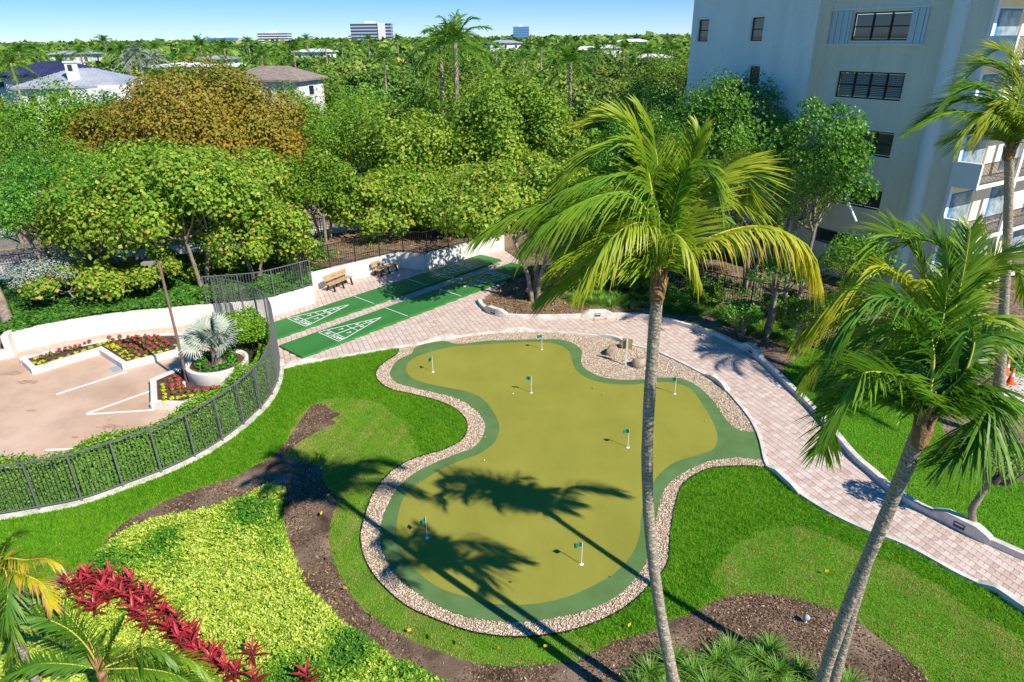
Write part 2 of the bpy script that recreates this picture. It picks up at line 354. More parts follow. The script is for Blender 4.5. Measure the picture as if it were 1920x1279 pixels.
# ------------------------------------------------------------------ outlines traced on the ground
inner_px = [(763,686),(778,672),(805,662),(846,652),(913,647),(960,644),(1013,643),(1047,648),(1067,660),(1072,677),(1080,695),(1100,710),(1133,720),(1180,723),(1240,718),(1273,722),(1297,733),(1317,760),(1335,790),(1345,820),(1338,843),(1314,853),(1267,868),(1235,892),(1211,931),(1202,971),(1198,1010),(1184,1042),(1160,1070),(1128,1092),(1061,1122),(987,1136),(921,1134),(874,1121),(827,1106),(787,1079),(760,1049),(745,1016),(744,986),(750,952),(764,925),(794,902),(827,882),(860,867),(900,852),(926,832),(936,810),(932,787),(913,758),(886,739),(832,727),(786,717),(764,702)]
fringe_px = [(781,651),(772,664),(748,675),(735,691),(732,705),(743,718),(778,729),(832,741),(865,752),(886,765),(902,780),(910,800),(903,824),(885,842),(857,852),(814,870),(777,889),(747,915),(727,949),(714,986),(714,1019),(724,1052),(747,1086),(780,1112),(820,1136),(860,1154),(911,1164),(977,1167),(1044,1159),(1111,1142),(1161,1116),(1194,1082),(1211,1055),(1222,1020),(1228,985),(1235,951),(1242,925),(1259,903),(1291,882),(1330,866),(1382,859),(1432,859),(1423,814),(1405,811),(1380,805),(1357,783),(1337,753),(1310,727),(1280,712),(1240,709),(1197,713),(1147,712),(1113,702),(1093,688),(1089,673),(1091,660),(1080,648),(1060,640),(1030,637),(947,639),(913,640),(859,646),(829,640)]
gravel_out_px = [(748,654),(745,664),(724,678),(707,694),(706,708),(716,721),(737,732),(778,741),(819,752),(846,763),(864,776),(876,793),(873,815),(860,830),(830,845),(790,856),(747,875),(717,902),(697,932),(685,965),(676,1002),(680,1036),(694,1069),(720,1102),(760,1136),(800,1156),(860,1179),(911,1191),(977,1196),(1061,1186),(1128,1164),(1178,1136),(1219,1098),(1240,1076),(1253,1050),(1256,1010),(1261,970),(1267,943),(1279,911),(1306,890),(1338,878),(1398,875),(1437,876)]
curb_in_px = [(525,694),(561,684),(642,670),(710,658),(748,652),(781,647),(819,639),(843,636),(886,629),(951,623),(1000,622),(1047,625),(1097,629),(1147,636),(1180,647),(1213,656),(1237,663),(1280,683),(1313,700),(1340,714),(1357,728),(1380,753),(1400,777),(1413,797),(1426,827),(1437,872),(1457,890),(1485,916),(1516,939),(1556,963),(1595,983),(1635,1000),(1675,1014),(1714,1032),(1754,1054),(1793,1076),(1833,1095),(1869,1112),(1920,1147),(2000,1195),(2120,1280)]
curb_out_px = [(898,566),(905,577),(923,589),(953,596),(1013,598),(1097,596),(1140,595),(1180,595),(1213,598),(1240,602),(1280,612),(1313,622),(1347,633),(1380,649),(1407,662),(1425,677),(1447,696),(1480,729),(1513,760),(1560,812),(1600,860),(1640,895),(1670,922),(1704,945),(1738,963),(1770,978),(1833,1010),(1873,1028),(1920,1049),(2020,1090),(2160,1150)]
inner = catmull(GA(inner_px), 4, True)
fringe = catmull(GA(fringe_px), 3, True)
gravel_out = catmull(GA(gravel_out_px), 4)
curb_in = catmull(GA(curb_in_px), 5)
curb_out = catmull(GA(curb_out_px), 5)
fence_line = [G(-90, 985)[:2], *GA([(62,960),(157,941),(243,911),(321,881),(386,849),(440,813),(480,779),(505,752),(521,720)]), np.array([-10.35, 26.6]), np.array([-11.0, 28.4]), np.array([-12.0, 30.0]), np.array([-13.4, 31.2]), np.array([-15.1, 31.9])]
fence_line = catmull(fence_line, 6)

def idx_near(line, p):
    return int(np.argmin(np.linalg.norm(np.array(line)[:, :2] - np.array(p)[:2], axis=1)))
# gravel bed polygon = outer line + inner curb between its two ends
i0, i1 = idx_near(curb_in, gravel_out[0]), idx_near(curb_in, gravel_out[-1])
gravel_poly = [*gravel_out, *curb_in[i0:i1 + 1][::-1]]
wall_line = [G(27, 663)[:2], *GA([(95,645),(167,632),(250,620),(323,613),(380,607),(440,602),(497,596)]), np.array([-12.0, 33.6]), G(590, 569)[:2]]
wall_line = catmull(wall_line, 4)
wall2 = [np.array([-11.7, 36.9]), np.array([-7.1, 40.9]), np.array([-5.5, 40.4]), np.array([-2.1, 43.5]), np.array([-0.6, 44.6])]

dirt_px = [(580,766),(590,759),(606,758),(618,768),(634,775),(637,778),(622,786),(620,788),(630,793),(612,801),(590,813),(570,824),(548,840),(532,853),(548,862),(580,868),(602,880),(605,900),(617,917),(634,936),(626,960),(618,1000),(622,1040),(640,1085),(670,1130),(700,1158),(760,1195),(840,1228),(900,1245),(960,1250),(1030,1245),(1080,1240),(1110,1225),(1160,1200),(1220,1185),(1250,1165),(1300,1150),(1340,1128),(1380,1117),(1440,1115),(1500,1125),(1560,1143),(1600,1160),(1650,1198),(1700,1235),(1745,1285),(1800,1400),(-150,1420),(-250,1200),(-20,1120),(100,1085),(150,1065),(180,1048),(190,1028),(210,1002),(240,975),(280,955),(330,932),(380,915),(440,895),(480,872),(515,855),(540,825),(560,795)]
dirt = catmull(GA(dirt_px), 3, True)
cover_px = [(534,922),(501,920),(461,942),(391,962),(334,974),(290,982),(247,999),(214,1019),(187,1046),(170,1066),(90,1130),(40,1170),(-60,1260),(-120,1420),(900,1420),(850,1300),(820,1279),(777,1253),(734,1236),(694,1203),(643,1172),(618,1142),(581,1112),(561,1066),(538,1010),(531,952)]
cover = catmull(GA(cover_px), 3, True)
sodL = catmull(GA([(575,768),(630,746),(690,750),(740,775),(768,810),(790,856),(747,875),(717,902),(697,932),(685,965),(676,1002),(680,1036),(694,1069),(720,1102),(760,1136),(800,1156),(860,1179),(911,1191),(977,1196),(1061,1186),(1098,1205),(1110,1228),(1030,1250),(900,1250),(760,1200),(640,1090),(600,900),(528,852)]), 3, True)
sodR = catmull(GA([(1338,1089),(1350,1058),(1382,1018),(1429,996),(1489,990),(1556,1006),(1615,1034),(1675,1058),(1754,1093),(1833,1145),(1892,1188),(2000,1290),(1900,1420),(1745,1285),(1650,1198),(1560,1143),(1440,1113),(1370,1118)]), 3, True)

# ------------------------------------------------------------------ the setting: ground sheets
def struct(o): o['kind'] = 'structure'; return o
gp = sheet('ground', [(-5000, -200), (5000, -200), (5000, 7000), (-5000, 7000)], -0.06, ground_mat); struct(gp)
# lawn: between the fence, the inner kerb and the camera
ci_full = curb_in
lawn_poly = [*fence_line[:idx_near(fence_line, (-10.0, 25.2)) + 1], *curb_in[:], np.array([14.5, 7.0]), np.array([-17.0, 7.0])]
lw = struct(sheet('lawn', lawn_poly, 0.0, lawn_base))
rl_px = [(1480,729),(1513,760),(1560,812),(1600,860),(1640,895),(1704,945),(1770,978),(1833,1010),(1920,1049),(2160,1150),(2300,1060),(2050,930),(1920,905),(1870,885),(1800,840),(1770,810),(1762,780),(1760,740),(1700,700),(1600,662),(1520,652),(1470,690)]
rlawn = GA(rl_px); rl2 = GA([(1880,705),(1880,670),(1960,665),(2100,700),(2050,740),(1930,712)])
struct(sheet('lawn', rlawn, -0.004, lawn_base)); struct(sheet('lawn', rl2, -0.004, lawn_base))
soil = struct(sheet('planting_bed', dirt, 0.006, mulch_mat))
# right hand planting bed, leafy ground beyond
bed_right = [*GA([(900,566)]), *[p for p in curb_out[:idx_near(curb_out, G(2160,1150)[:2])]], *GA([(2300,1060)]), np.array([40, 30]), np.array([40, 60]), np.array([-2, 60]), np.array([-0.6, 45.2]), *GA([(985,500),(890,545)])]
struct(sheet('mulch_bed', bed_right, -0.012, litter_ground))
struct(sheet('footpath', GA([(1880,745),(1880,690),(1990,720),(2100,760),(2200,800),(1990,790)]), 0.0, walk_mat))
# parking court
pk = [*fence_line, *[p for p in wall_line[::-1] if p[0] < -15.2], np.array([-27, 27.5]), np.array([-34, 24]), np.array([-34, 12]), np.array([-20, 12])]
struct(sheet('parking_court', pk, 0.0, asphalt_peach))
# paved court + curved path: joint sheet
pave_poly = [*curb_in, *curb_out[::-1], *GA([(985,500)]), np.array([-0.6, 44.8]), *[p for p in wall2[::-1][1:]], wall_line[-1], *[p for p in wall_line[::-1][1:] if p[0] > -15.3], *fence_line[idx_near(fence_line, (-10.0, 25.2)):][::-1]]
pave_poly = np.array([p[:2] for p in pave_poly])
path = struct(sheet('brick_path', pave_poly, -0.002, joint_mat))
strip_poly = np.array([*GA([(40,671)]), *GA([(95,649),(167,636),(250,624),(323,617),(370,611)]), *GA([(392,622),(330,634),(255,633),(180,645),(45,684)])])
strip = struct(sheet('paved_strip', strip_poly, 0.004, joint_mat))

# pavers: real pieces
A_C = G(566, 669, 0.13)[:2]; E_C = G(864, 556, 0.13)[:2]
CD = unit(E_C - A_C); CN = np.array([-CD[1], CD[0]])
court1 = [A_C, A_C + CD * 16.7, A_C + CD * 16.7 + CN * 1.95, A_C + CN * 1.95]
court2 = [A_C + CN * 2.85 + CD * 0.0, A_C + CD * 16.7 + CN * 2.85, A_C + CD * 16.7 + CN * 4.75, A_C + CN * 4.75]
court1 = np.array(court1); court2 = np.array(court2)
def paver_local():
    w_, h_, j = 0.26, 0.155, 0.045; g = 0.0045
    P = [(-w_/2, -h_/2), (0, -h_/2 - j), (w_/2, -h_/2), (w_/2, h_/2), (0, h_/2 - j), (-w_/2, h_/2)]
    c = [(-w_/2 + g, -h_/2 + g), (0, -h_/2 - j + g), (w_/2 - g, -h_/2 + g), (w_/2 - g, h_/2 - g), (0, h_/2 - j - g), (-w_/2 + g, h_/2 - g)]
    V = [(*p, 0.0) for p in c] + [(p[0] * 0.965, p[1] * 0.955, 0.022) for p in c]
    F = [(6, 7, 10, 11), (7, 8, 9, 10)] + [(i, (i + 1) % 6, 6 + (i + 1) % 6, 6 + i) for i in range(6)]
    return np.array(V), F, w_, h_
PV, PF, PDX, PDY = paver_local()
rng = np.random.default_rng(4)
ang = RAD(22)
def paver_sites(poly, holes=()):
    lo, hi = poly.min(0) - 1, poly.max(0) + 1; c = (lo + hi) / 2; R_ = np.linalg.norm(hi - lo) / 2
    ni, nj = int(R_ / PDX) + 1, int(R_ / PDY) + 1
    I, J = np.meshgrid(np.arange(-ni, ni), np.arange(-nj, nj))
    X = I * PDX; Y = J * PDY + (I % 2) * PDY / 2
    Q = np.stack([X.ravel(), Y.ravel()], 1)
    Rm = np.array([[math.cos(ang), -math.sin(ang)], [math.sin(ang), math.cos(ang)]])
    Q = Q @ Rm.T + c
    k = inside(Q, poly)
    for h in holes: k &= ~inside(Q, h)
    return Q[k]
sites = paver_sites(pave_poly, [court1, court2])
sites = sites[(sites[:, 1] < 48) & (sites[:, 0] < 14.5)]
dcam = np.hypot(sites[:, 0], np.hypot(sites[:, 1], H))
vis = (np.abs(sites[:, 0] / (sites[:, 1] * math.cos(_p) + H * math.sin(_p))) < 0.76) & (sites[:, 1] > 12.2)
order = np.argsort(np.where(vis, dcam, 1e6)); near_ids = order[:290]; mask = np.ones(len(sites), bool); mask[near_ids] = False
vmes = []
for k in range(7):
    me = bpy.data.meshes.new('paver'); me.from_pydata([tuple(v) for v in PV], [], PF); me.materials.append(paver_mat)
    a = me.attributes.new('tint', 'FLOAT', 'POINT'); a.data.foreach_set('value', np.full(12, 0.08 + 0.14 * k, np.float32)); me.update(); vmes.append(me)
for i in near_ids:
    o = bpy.data.objects.new('paver', vmes[rng.integers(7)]); o.location = (sites[i][0], sites[i][1], 0.001 * rng.random()); o.rotation_euler = (rng.normal() * 0.006, rng.normal() * 0.006, ang + rng.normal() * 0.01); link(o, path)
def paver_bulk(name, Q, parent, z=0.0):
    n = len(Q); th = ang + rng.normal(size=n) * 0.012; c, s = np.cos(th), np.sin(th)
    V = np.empty((n, 12, 3)); V[:, :, 0] = Q[:, None, 0] + c[:, None] * PV[None, :, 0] - s[:, None] * PV[None, :, 1]
    V[:, :, 1] = Q[:, None, 1] + s[:, None] * PV[None, :, 0] + c[:, None] * PV[None, :, 1]
    V[:, :, 2] = PV[None, :, 2] + z + rng.random((n, 1)) * 0.003
    t = np.clip(0.5 + 0.22 * rng.normal(size=n), 0, 1); V = V.reshape(-1, 3)
    FF = []
    base = np.array(PF); F = (np.arange(n)[:, None, None] * 12 + base[None]).reshape(-1, 4)
    o = fast(name, V, F, paver_mat, parent, tint=np.repeat(t, 12)); o['kind'] = 'stuff'; return o
paver_bulk('pavers', sites[mask], path)
paver_bulk('pavers', paver_sites(strip_poly), strip, 0.006)

# ------------------------------------------------------------------ putting green
gb = sheet('gravel_bed', gravel_poly, 0.006, gravel_base); struct(gb)
fr = sheet('fringe_turf', fringe, 0.036, turf_fringe, thick=0.03)
pg = sheet('putting_surface', inner, 0.041, turf_olive)
PGE = empty('putting_green', (1.5, 20, 0.0), 0, 'kidney shaped olive artificial putting green with dark green fringe', 'putting green')
for o in (fr, pg):
    o.parent = PGE; o.matrix_parent_inverse = Matrix.Translation((-1.5, -20, 0))
ed = MB().band(gravel_out[1:-2], -0.012, 0.012, -0.02, 0.05).build('plastic_edging', black_plastic)
tag(ed, 'thin black plastic edging between pebble band and lawn', 'edging')
# pebbles
def ico():
    """eight sided pebble"""
    V = np.array([(1, 0, 0), (0, 1, 0), (-1, 0, 0), (0, -1, 0), (0.15, 0.1, 1), (0, 0, -1.0)]); F = np.array([(0, 1, 4), (1, 2, 4), (2, 3, 4), (3, 0, 4), (1, 0, 5), (2, 1, 5), (3, 2, 5), (0, 3, 5)]); return V, F
IV, IF = ico()
def pebbles(name, Q, size, z, m, rng, squash=0.55):
    n = len(Q); s = size * (0.6 + 0.8 * rng.random(n)); sc = np.stack([s, s * (0.6 + 0.4 * rng.random(n)), s * squash], 1)
    th = rng.random(n) * 6.28; c, q = np.cos(th), np.sin(th)
    B = IV[None] * sc[:, None]; V = np.empty_like(B)
    V[..., 0] = c[:, None] * B[..., 0] - q[:, None] * B[..., 1] + Q[:, None, 0]
    V[..., 1] = q[:, None] * B[..., 0] + c[:, None] * B[..., 1] + Q[:, None, 1]
    V[..., 2] = B[..., 2] + z + (rng.random(n) * 0.02)[:, None]
    F = (np.arange(n)[:, None, None] * 6 + IF[None]).reshape(-1, 3)
    return fast(name, V.reshape(-1, 3), F, m, tint=np.repeat(rng.random(n) ** 0.8, 6), smooth=True)
rng = np.random.default_rng(8)
pq = scatter(gravel_poly, 850, rng, [fringe])
po = pebbles('pebbles', pq, 0.026, 0.014, pebble_mat, rng); tag(po, 'band of loose tan and white river pebbles around the putting green', 'pebbles', kind='stuff')

# flags on the green
flags = [((1090,1060),(1085,1018),-1,'bottom right of the green, flag held out flat'),((801,1011),(795,977),0,'lower left of the green, in the palm shadow'),((812,699),(810,674),0,'far left lobe of the green'),((996,738),(994,711),-1,'middle of the upper green'),((1265,740),(1261,712),-1,'upper right corner of the green'),((1177,841),(1174,811),-1,'just left of the palm trunk'),((1016,657),(1015,634),-1,'topmost, near the pebble path edge')]
flag_proto = None
for i, (b_, t_, s_, txt) in enumerate(flags):
    P = G(*b_); P[2] = 0.042
    e = empty('golf_flag', P, 0, 'small green putting flag on white stick, ' + txt, 'golf flag', 'golf flags on the putting green')
    MB().tube([(0, 0, 0), (0, 0, 0.76)], 0.011, 8).build('stick', metal_white, e)
    MB().lathe([(0.0, 0.012), (0.052, 0.012), (0.062, 0.004), (0.062, 0.0)], 16).build('cup_ring', metal_white, e)
    fv = []; ff = []; L_ = 0.22; droop = 0.02 if s_ == -1 else 0.16
    for k in range(6):
        x = -L_ * k / 5 * (1 if s_ == -1 else 0.8); dz = -droop * (k / 5) ** 1.5; y = 0.03 * math.sin(k * 1.3 + i)
        fv += [(x, y, 0.755 + dz), (x, y + 0.004, 0.60 + dz * 1.1)]
    for k in range(5): ff.append((2 * k, 2 * k + 2, 2 * k + 3, 2 * k + 1))
    o = mesh('flag', fv, ff, flag_green, e); md = o.modifiers.new('s', 'SOLIDIFY'); md.thickness = 0.004
for k, (u, v) in enumerate([(962, 741), (908, 866)]):
    P = G(u, v); o = MB().lathe([(0.0, 0.046), (0.021, 0.056), (0.03, 0.072), (0.021, 0.092), (0, 0.10)], 12, P[:2]).build('golf_ball', metal_white)
    tag(o, ['white golf ball lying near the middle flag', 'white golf ball lying by the narrow waist of the green'][k], 'golf ball')

# ------------------------------------------------------------------ kerbs with humps
def kerb(name, line, wdt, h, label, humps, lightbox):
    root = empty(name, (*line[0][:2], 0), 0, label, 'kerb')
    inv = Matrix.Translation((-line[0][0], -line[0][1], 0))
    L_ = resample([p[:2] for p in line], 0.25)
    o = MB().band(L_, -wdt / 2, wdt / 2, -0.05, h).build('curb', curb_mat, root); o.matrix_parent_inverse = inv
    S = resample([p[:2] for p in line], 0.1)
    for (u, v) in humps:
        k = idx_near(S, G(u, v)[:2]); hw = 8
        if k < hw: k = hw
        seg = S[max(0, k - hw):k + hw + 1]; t = np.linspace(-1, 1, len(seg)); hh = h + (0.20 if lightbox else 0.12) * np.clip((1 - np.abs(t)) / 0.5, 0, 1) ** 0.8
        T = unit(S[min(k + 2, len(S) - 1)] - S[k - 2]); Nn = np.array([-T[1], T[0]])
        o = MB().band(seg, -wdt / 2 - 0.03, wdt / 2 + 0.03, -0.05, hh).build('hump', curb_mat, root); o.matrix_parent_inverse = inv
        if lightbox:
            c = S[k] + Nn * (-(wdt / 2 + 0.03)) * lightbox
            q = MB(); a, b = c - T * 0.15, c + T * 0.15; n2 = -Nn * lightbox
            for (p, r_) in ((a, b),):
                q.bar((*(p + n2 * 0.004), 0.20), (*(r_ + n2 * 0.004), 0.20), 0.02, 0.17)
            o = q.build('light_niche', mat('dark_niche', (0.07, 0.06, 0.05), 0.8), root); o.matrix_parent_inverse = inv
            q = MB().bar((*(a + T * .03 + n2 * 0.016), 0.235), (*(b - T * .03 + n2 * 0.016), 0.235), 0.014, 0.05)
            o = q.build('lamp_lens', mat('frosted_lens', (0.6, 0.6, 0.55), 0.3), root); o.matrix_parent_inverse = inv
    return root
kerb('white_kerb', curb_in, 0.13, 0.09, 'low white kerb along the inner side of the curved paved path', [(561,685),(831,639),(966,622),(1150,637),(1346,720),(1471,903),(1893,1128)], 0)
kerb('white_kerb', curb_out, 0.20, 0.22, 'taller white kerb with light niches along the outer side of the path', [(930,590),(1118,596),(1412,664),(1798,991)], 1)
fk = MB().band(fence_line[:idx_near(fence_line, (-10.0, 25.2)) + 10], -0.16, 0.13, -0.05, 0.06).build('fence_footing', curb_mat); tag(fk, 'white concrete footing under the curved fence', 'kerb')

# ------------------------------------------------------------------ walls
wl = resample([p[:2] for p in wall_line], 0.4)
w1 = MB().band(wl, -0.0, 0.22, -0.05, 1.0).build('garden_wall', white_paint); tag(w1, 'long curved cream retaining wall behind the parking court', 'wall')
w1b = MB().box(-0.13, 0.13, 0, 2.6, -0.05, 0.999).build('garden_wall', white_paint); w1b.location = (wl[-1][0] - 0.10, wl[-1][1] + 0.2, 0); w1b.rotation_euler = (0, 0, RAD(16)); tag(w1b, 'short return of the cream wall beside the first bench', 'wall')
w2 = MB()
for a, b in zip(wall2[:-1], wall2[1:]):
    w2.bar((*a, 0.49), (*(b + unit(b - a) * 0.1), 0.49), 0.24, 1.10)
w2 = w2.build('garden_wall', white_paint); tag(w2, 'cream wall with a stepped corner behind the two benches', 'wall')
lw0 = MB().box(-6, 0, -0.12, 0.12, 0, 0.42).build('low_wall', white_paint); lw0.location = (*G(28, 668)[:2], 0); lw0.rotation_euler = (0, 0, RAD(28)); tag(lw0, 'low white wall at the left edge of the parking court', 'wall')
pilr = MB().box(-0.14, 0.14, -0.5, 0.25, -0.05, 1.1).build('wall_end_pier', white_paint); pilr.location = (*wl[0], 0); pilr.rotation_euler = (0, 0, RAD(20)); tag(pilr, 'square end pier of the curved cream wall', 'pier')

# raised planting behind the walls
back = [*[p + [-0.03, 0.11] for p in wl], np.array(wall2[0]) + [-0.1, 0.1], *[np.array(p) + [-0.1, 0.15] for p in wall2[1:]], np.array([1, 46.5]), np.array([-4, 50.0]), np.array([-16, 44.5]), np.array([-24, 38.5]), np.array([-33, 34]), np.array([-33, 26])]
struct(sheet('raised_bed', back, 0.9, litter_ground, thick=0.95))

# ------------------------------------------------------------------ shuffleboard courts
def court(nm, poly, label):
    root = empty('shuffleboard_court', (*poly[0], 0), math.atan2(CD[1], CD[0]), label, 'shuffleboard court', 'shuffleboard courts')
    W_ = np.linalg.norm(poly[3] - poly[0]); L_ = np.linalg.norm(poly[1] - poly[0])
    MB().box(0, L_, 0, W_, 0.0, 0.13).build('slab', court_green, root)
    LN = [MB()]; z = 0.137
    def line(p, q, wd=0.042):
        LN[0].bar((*p, z), (*q, z), wd, 0.006)
    m = W_ / 2
    def tri(x0, s):
        a = W_ - 0.14; b = 0.14
        X = lambda d: x0 + s * d
        line((X(0), b + 0.0), (X(0), a)); line((X(0), b), (X(0.45), b + .06)); line((X(0), a), (X(0.45), a - .06))
        line((X(.45), b + .06 - 0.03), (X(.45), a - .06 + 0.03))
        line((X(0.45), b + .06), (X(3.25), m)); line((X(0.45), a - .06), (X(3.25), m))
        hw = lambda d: (m - b - .06) * (1 - (d - .45) / 2.8)
        line((X(1.4), m - hw(1.4)), (X(1.4), m + hw(1.4))); line((X(2.35), m - hw(2.35)), (X(2.35), m + hw(2.35)))
        line((X(.45), m), (X(2.35), m)); line((X(0.04), m + .1), (X(.41), m - 0.02), 0.03); line((X(0.04), m - .14), (X(.41), m - 0.02), 0.03)
        rot = math.pi / 2 * -1 if s > 0 else math.pi / 2
        for txt, d, off, sz in (('10', .22, .42, .34), ('OFF', .22, -.47, .34), ('7', .95, .33, .34), ('7', .95, -.33, .34), ('8', 1.85, .20, .30), ('8', 1.85, -.20, .30), ('10', 2.55, 0, .26)):
            cu = bpy.data.curves.new('t', 'FONT'); cu.body = txt; cu.size = sz; cu.align_x = 'CENTER'; cu.align_y = 'CENTER'; cu.extrude = 0.002; cu.offset = 0.006
            to = bpy.data.objects.new('t', cu); COL.objects.link(to)
            to.rotation_euler = (0, 0, rot); to.location = (X(d), m + s * off, z); bpy.context.view_layer.update()
            me = bpy.data.meshes.new_from_object(to.evaluated_get(bpy.context.evaluated_depsgraph_get())); bpy.data.objects.remove(to); bpy.data.curves.remove(cu)
            me.materials.clear(); me.materials.append(line_paint)
            d_ = bpy.data.objects.new('numeral', me); link(d_, root); d_.rotation_euler = (0, 0, rot); d_.location = (X(d), m + s * off, z); d_['label'] = 'painted ' + txt
    for x0, s in ((2.1, 1), (L_ - 2.1, -1)):
        LN[0] = MB(); tri(x0, s); LN[0].build('scoring_triangle', line_paint, root)
    for x in (6.35, L_ - 6.45):
        LN[0] = MB(); line((x, 0.04), (x, W_ - 0.04)); LN[0].build('dead_line', line_paint, root)
court('a', court1, 'nearer green shuffleboard court with raised slab edge')
court('b', court2, 'farther green shuffleboard court next to the benches')

# ------------------------------------------------------------------ benches
def bench(P, rz, label):
    root = empty('park_bench', P, rz, label, 'bench', 'wooden benches by the shuffleboard courts')
    for k in range(3): MB().box(-0.92, 0.92, -0.22 + k * 0.155, -0.08 + k * 0.155, 0.43, 0.47).build('seat_board', wood, root)
    for k in range(2):
        o = MB().box(-0.92, 0.92, -0.02, 0.02, -0.075, 0.075).build('back_board', wood, root); o.location = (0, 0.29 + 0.04 * k, 0.64 + 0.17 * k); o.rotation_euler = (RAD(-14), 0, 0)
    for x in (-0.72, 0, 0.72):
        b = MB(); b.bar((x, -0.20, 0.42), (x, -0.30, 0.0), 0.07, 0.09); b.bar((x, 0.18, 0.42), (x, 0.30, 0.0), 0.07, 0.09); b.bar((x, -0.25, 0.40), (x, 0.27, 0.40), 0.06, 0.06); b.bar((x, 0.24, 0.38), (x, 0.40, 0.86), 0.06, 0.05)
        b.build('leg_frame', dark_metal, root)
bz = math.atan2(*(G(665, 518)[:2] - G(604, 543)[:2])[::-1])
bench((*G(638, 540)[:2], 0.02), bz, 'varnished wooden bench nearer the wall end, in the sun')
bench((*G(724, 513)[:2], 0.02), bz, 'varnished wooden bench farther along the wall, in tree shade')

# ------------------------------------------------------------------ fences
def rail_fence(name, line, z0, z1, label, m, spacing, post_every, individual, picket_r=0.009, post_w=0.055, cat='fence'):
    P = resample([p[:2] for p in line], spacing); n = len(P)
    zb = np.interp(np.linspace(0, 1, n), np.linspace(0, 1, len(z0)), z0); zt = np.interp(np.linspace(0, 1, n), np.linspace(0, 1, len(z1)), z1)
    root = empty(name, (*P[0], zb[0]), 0, label, cat); inv = Matrix.Translation((-P[0][0], -P[0][1], -zb[0]))
    def fixp(o): o.matrix_parent_inverse = inv; return o
    fixp(MB().band(P, -0.022, 0.022, zt - 0.03, zt + 0.012).build('top_rail', m, root))
    fixp(MB().band(P, -0.015, 0.015, zb + 0.10, zb + 0.13).build('bottom_rail', m, root))
    pm = MB().box(-picket_r, picket_r, -picket_r, picket_r, 0, 1); bulk = MB(); pic = None
    for i in range(n):
        T = P[min(i + 1, n - 1)] - P[max(i - 1, 0)]; a = math.atan2(T[1], T[0])
        if i % post_every == 0 or i == n - 1:
            o = MB().box(-post_w / 2, post_w / 2, -post_w / 2, post_w / 2, 0, zt[i] - zb[i] + 0.005).build('post', m, root)
            o.location = (P[i][0] - P[0][0], P[i][1] - P[0][1], 0); o.rotation_euler = (0, 0, a)
        elif individual:
            if pic is None: pic = pm.build('picket', m, root); o = pic
            else: o = pic.copy(); COL.objects.link(o)
            o.location = (P[i][0] - P[0][0], P[i][1] - P[0][1], zb[i] - zb[0] + 0.115); o.rotation_euler = (0, 0, a); o.scale = (1, 1, zt[i] - zb[i] - 0.14)
        else:
            bulk.box(P[i][0] - picket_r, P[i][0] + picket_r, P[i][1] - picket_r, P[i][1] + picket_r, zb[i] + 0.115, zt[i] - 0.02)
    if not individual:
        o = fixp(bulk.build('pickets', m, root)); o['kind'] = 'stuff'
    return root
vis_f = fence_line[0:]
rail_fence('railing_fence', vis_f, [0.05, 0.05], [1.78, 1.80, 1.80, 1.82, 1.90, 2.15, 2.45, 2.52, 2.55], 'grey metal picket fence curving around the parking court hedge', fence_grey, 0.118, 10, True, 0.0085)
k0 = idx_near(wl, (-15.6, 32.0))
rail_fence('railing_fence', [p + [-0.03, 0.1] for p in wl[k0:]], [1.0], [2.5], 'grey picket fence on the cream wall left of the benches', fence_grey, 0.14, 12, False, 0.0095)
rail_fence('railing_fence', [np.array([-11.95, 35.0]), np.array([-11.8, 36.95]), *[np.array(p) for p in wall2[1:]]], [1.03], [2.45], 'dark picket fence on the wall behind the benches', fence_black, 0.14, 12, False, 0.0095)
rail_fence('iron_fence', [G(1150, 540, 0)[:2], G(1250, 552)[:2], G(1322, 565)[:2], G(1399, 584)[:2], G(1476, 603)[:2], G(1560, 628)[:2]], [0.0], [1.75], 'black iron fence behind the strap grass on the right', fence_black, 0.13, 12, False, 0.0095)
rail_fence('iron_fence', [np.array([-31, 37.5]), np.array([-24, 40.4]), np.array([-16, 44.6]), np.array([-9, 48.6]), np.array([-2, 52.5])], [0.2], [2.0], 'black iron fence between the garden trees and the street', fence_black, 0.14, 14, False, 0.0095)

# ------------------------------------------------------------------ parking court details
def pline(a, b, label, w_=0.11):
    p, q = G(*a), G(*b); o = MB().bar((*p[:2], 0.006), (*q[:2], 0.006), w_, 0.004).build('painted_line', line_paint); tag(o, label, 'road marking', 'painted parking lines')
pline((105, 740), (238, 697), 'longest white parking line leading to the notched flower bed')
pline((162, 776), (286, 732), 'white parking line forming the upper side of the pointed mark')
pline((164, 777), (288, 769), 'white parking line forming the lower side of the pointed mark')
pline((85, 844), (165, 841), 'short white parking line ending behind the fence')
o = sheet('painted_patch', GA([(204,690),(226,684),(236,691),(213,698)]), 0.008, mat('blue_paint', (0.30, 0.36, 0.42), 0.7)); tag(o, 'faded pale blue painted patch in the corner bay', 'road marking')

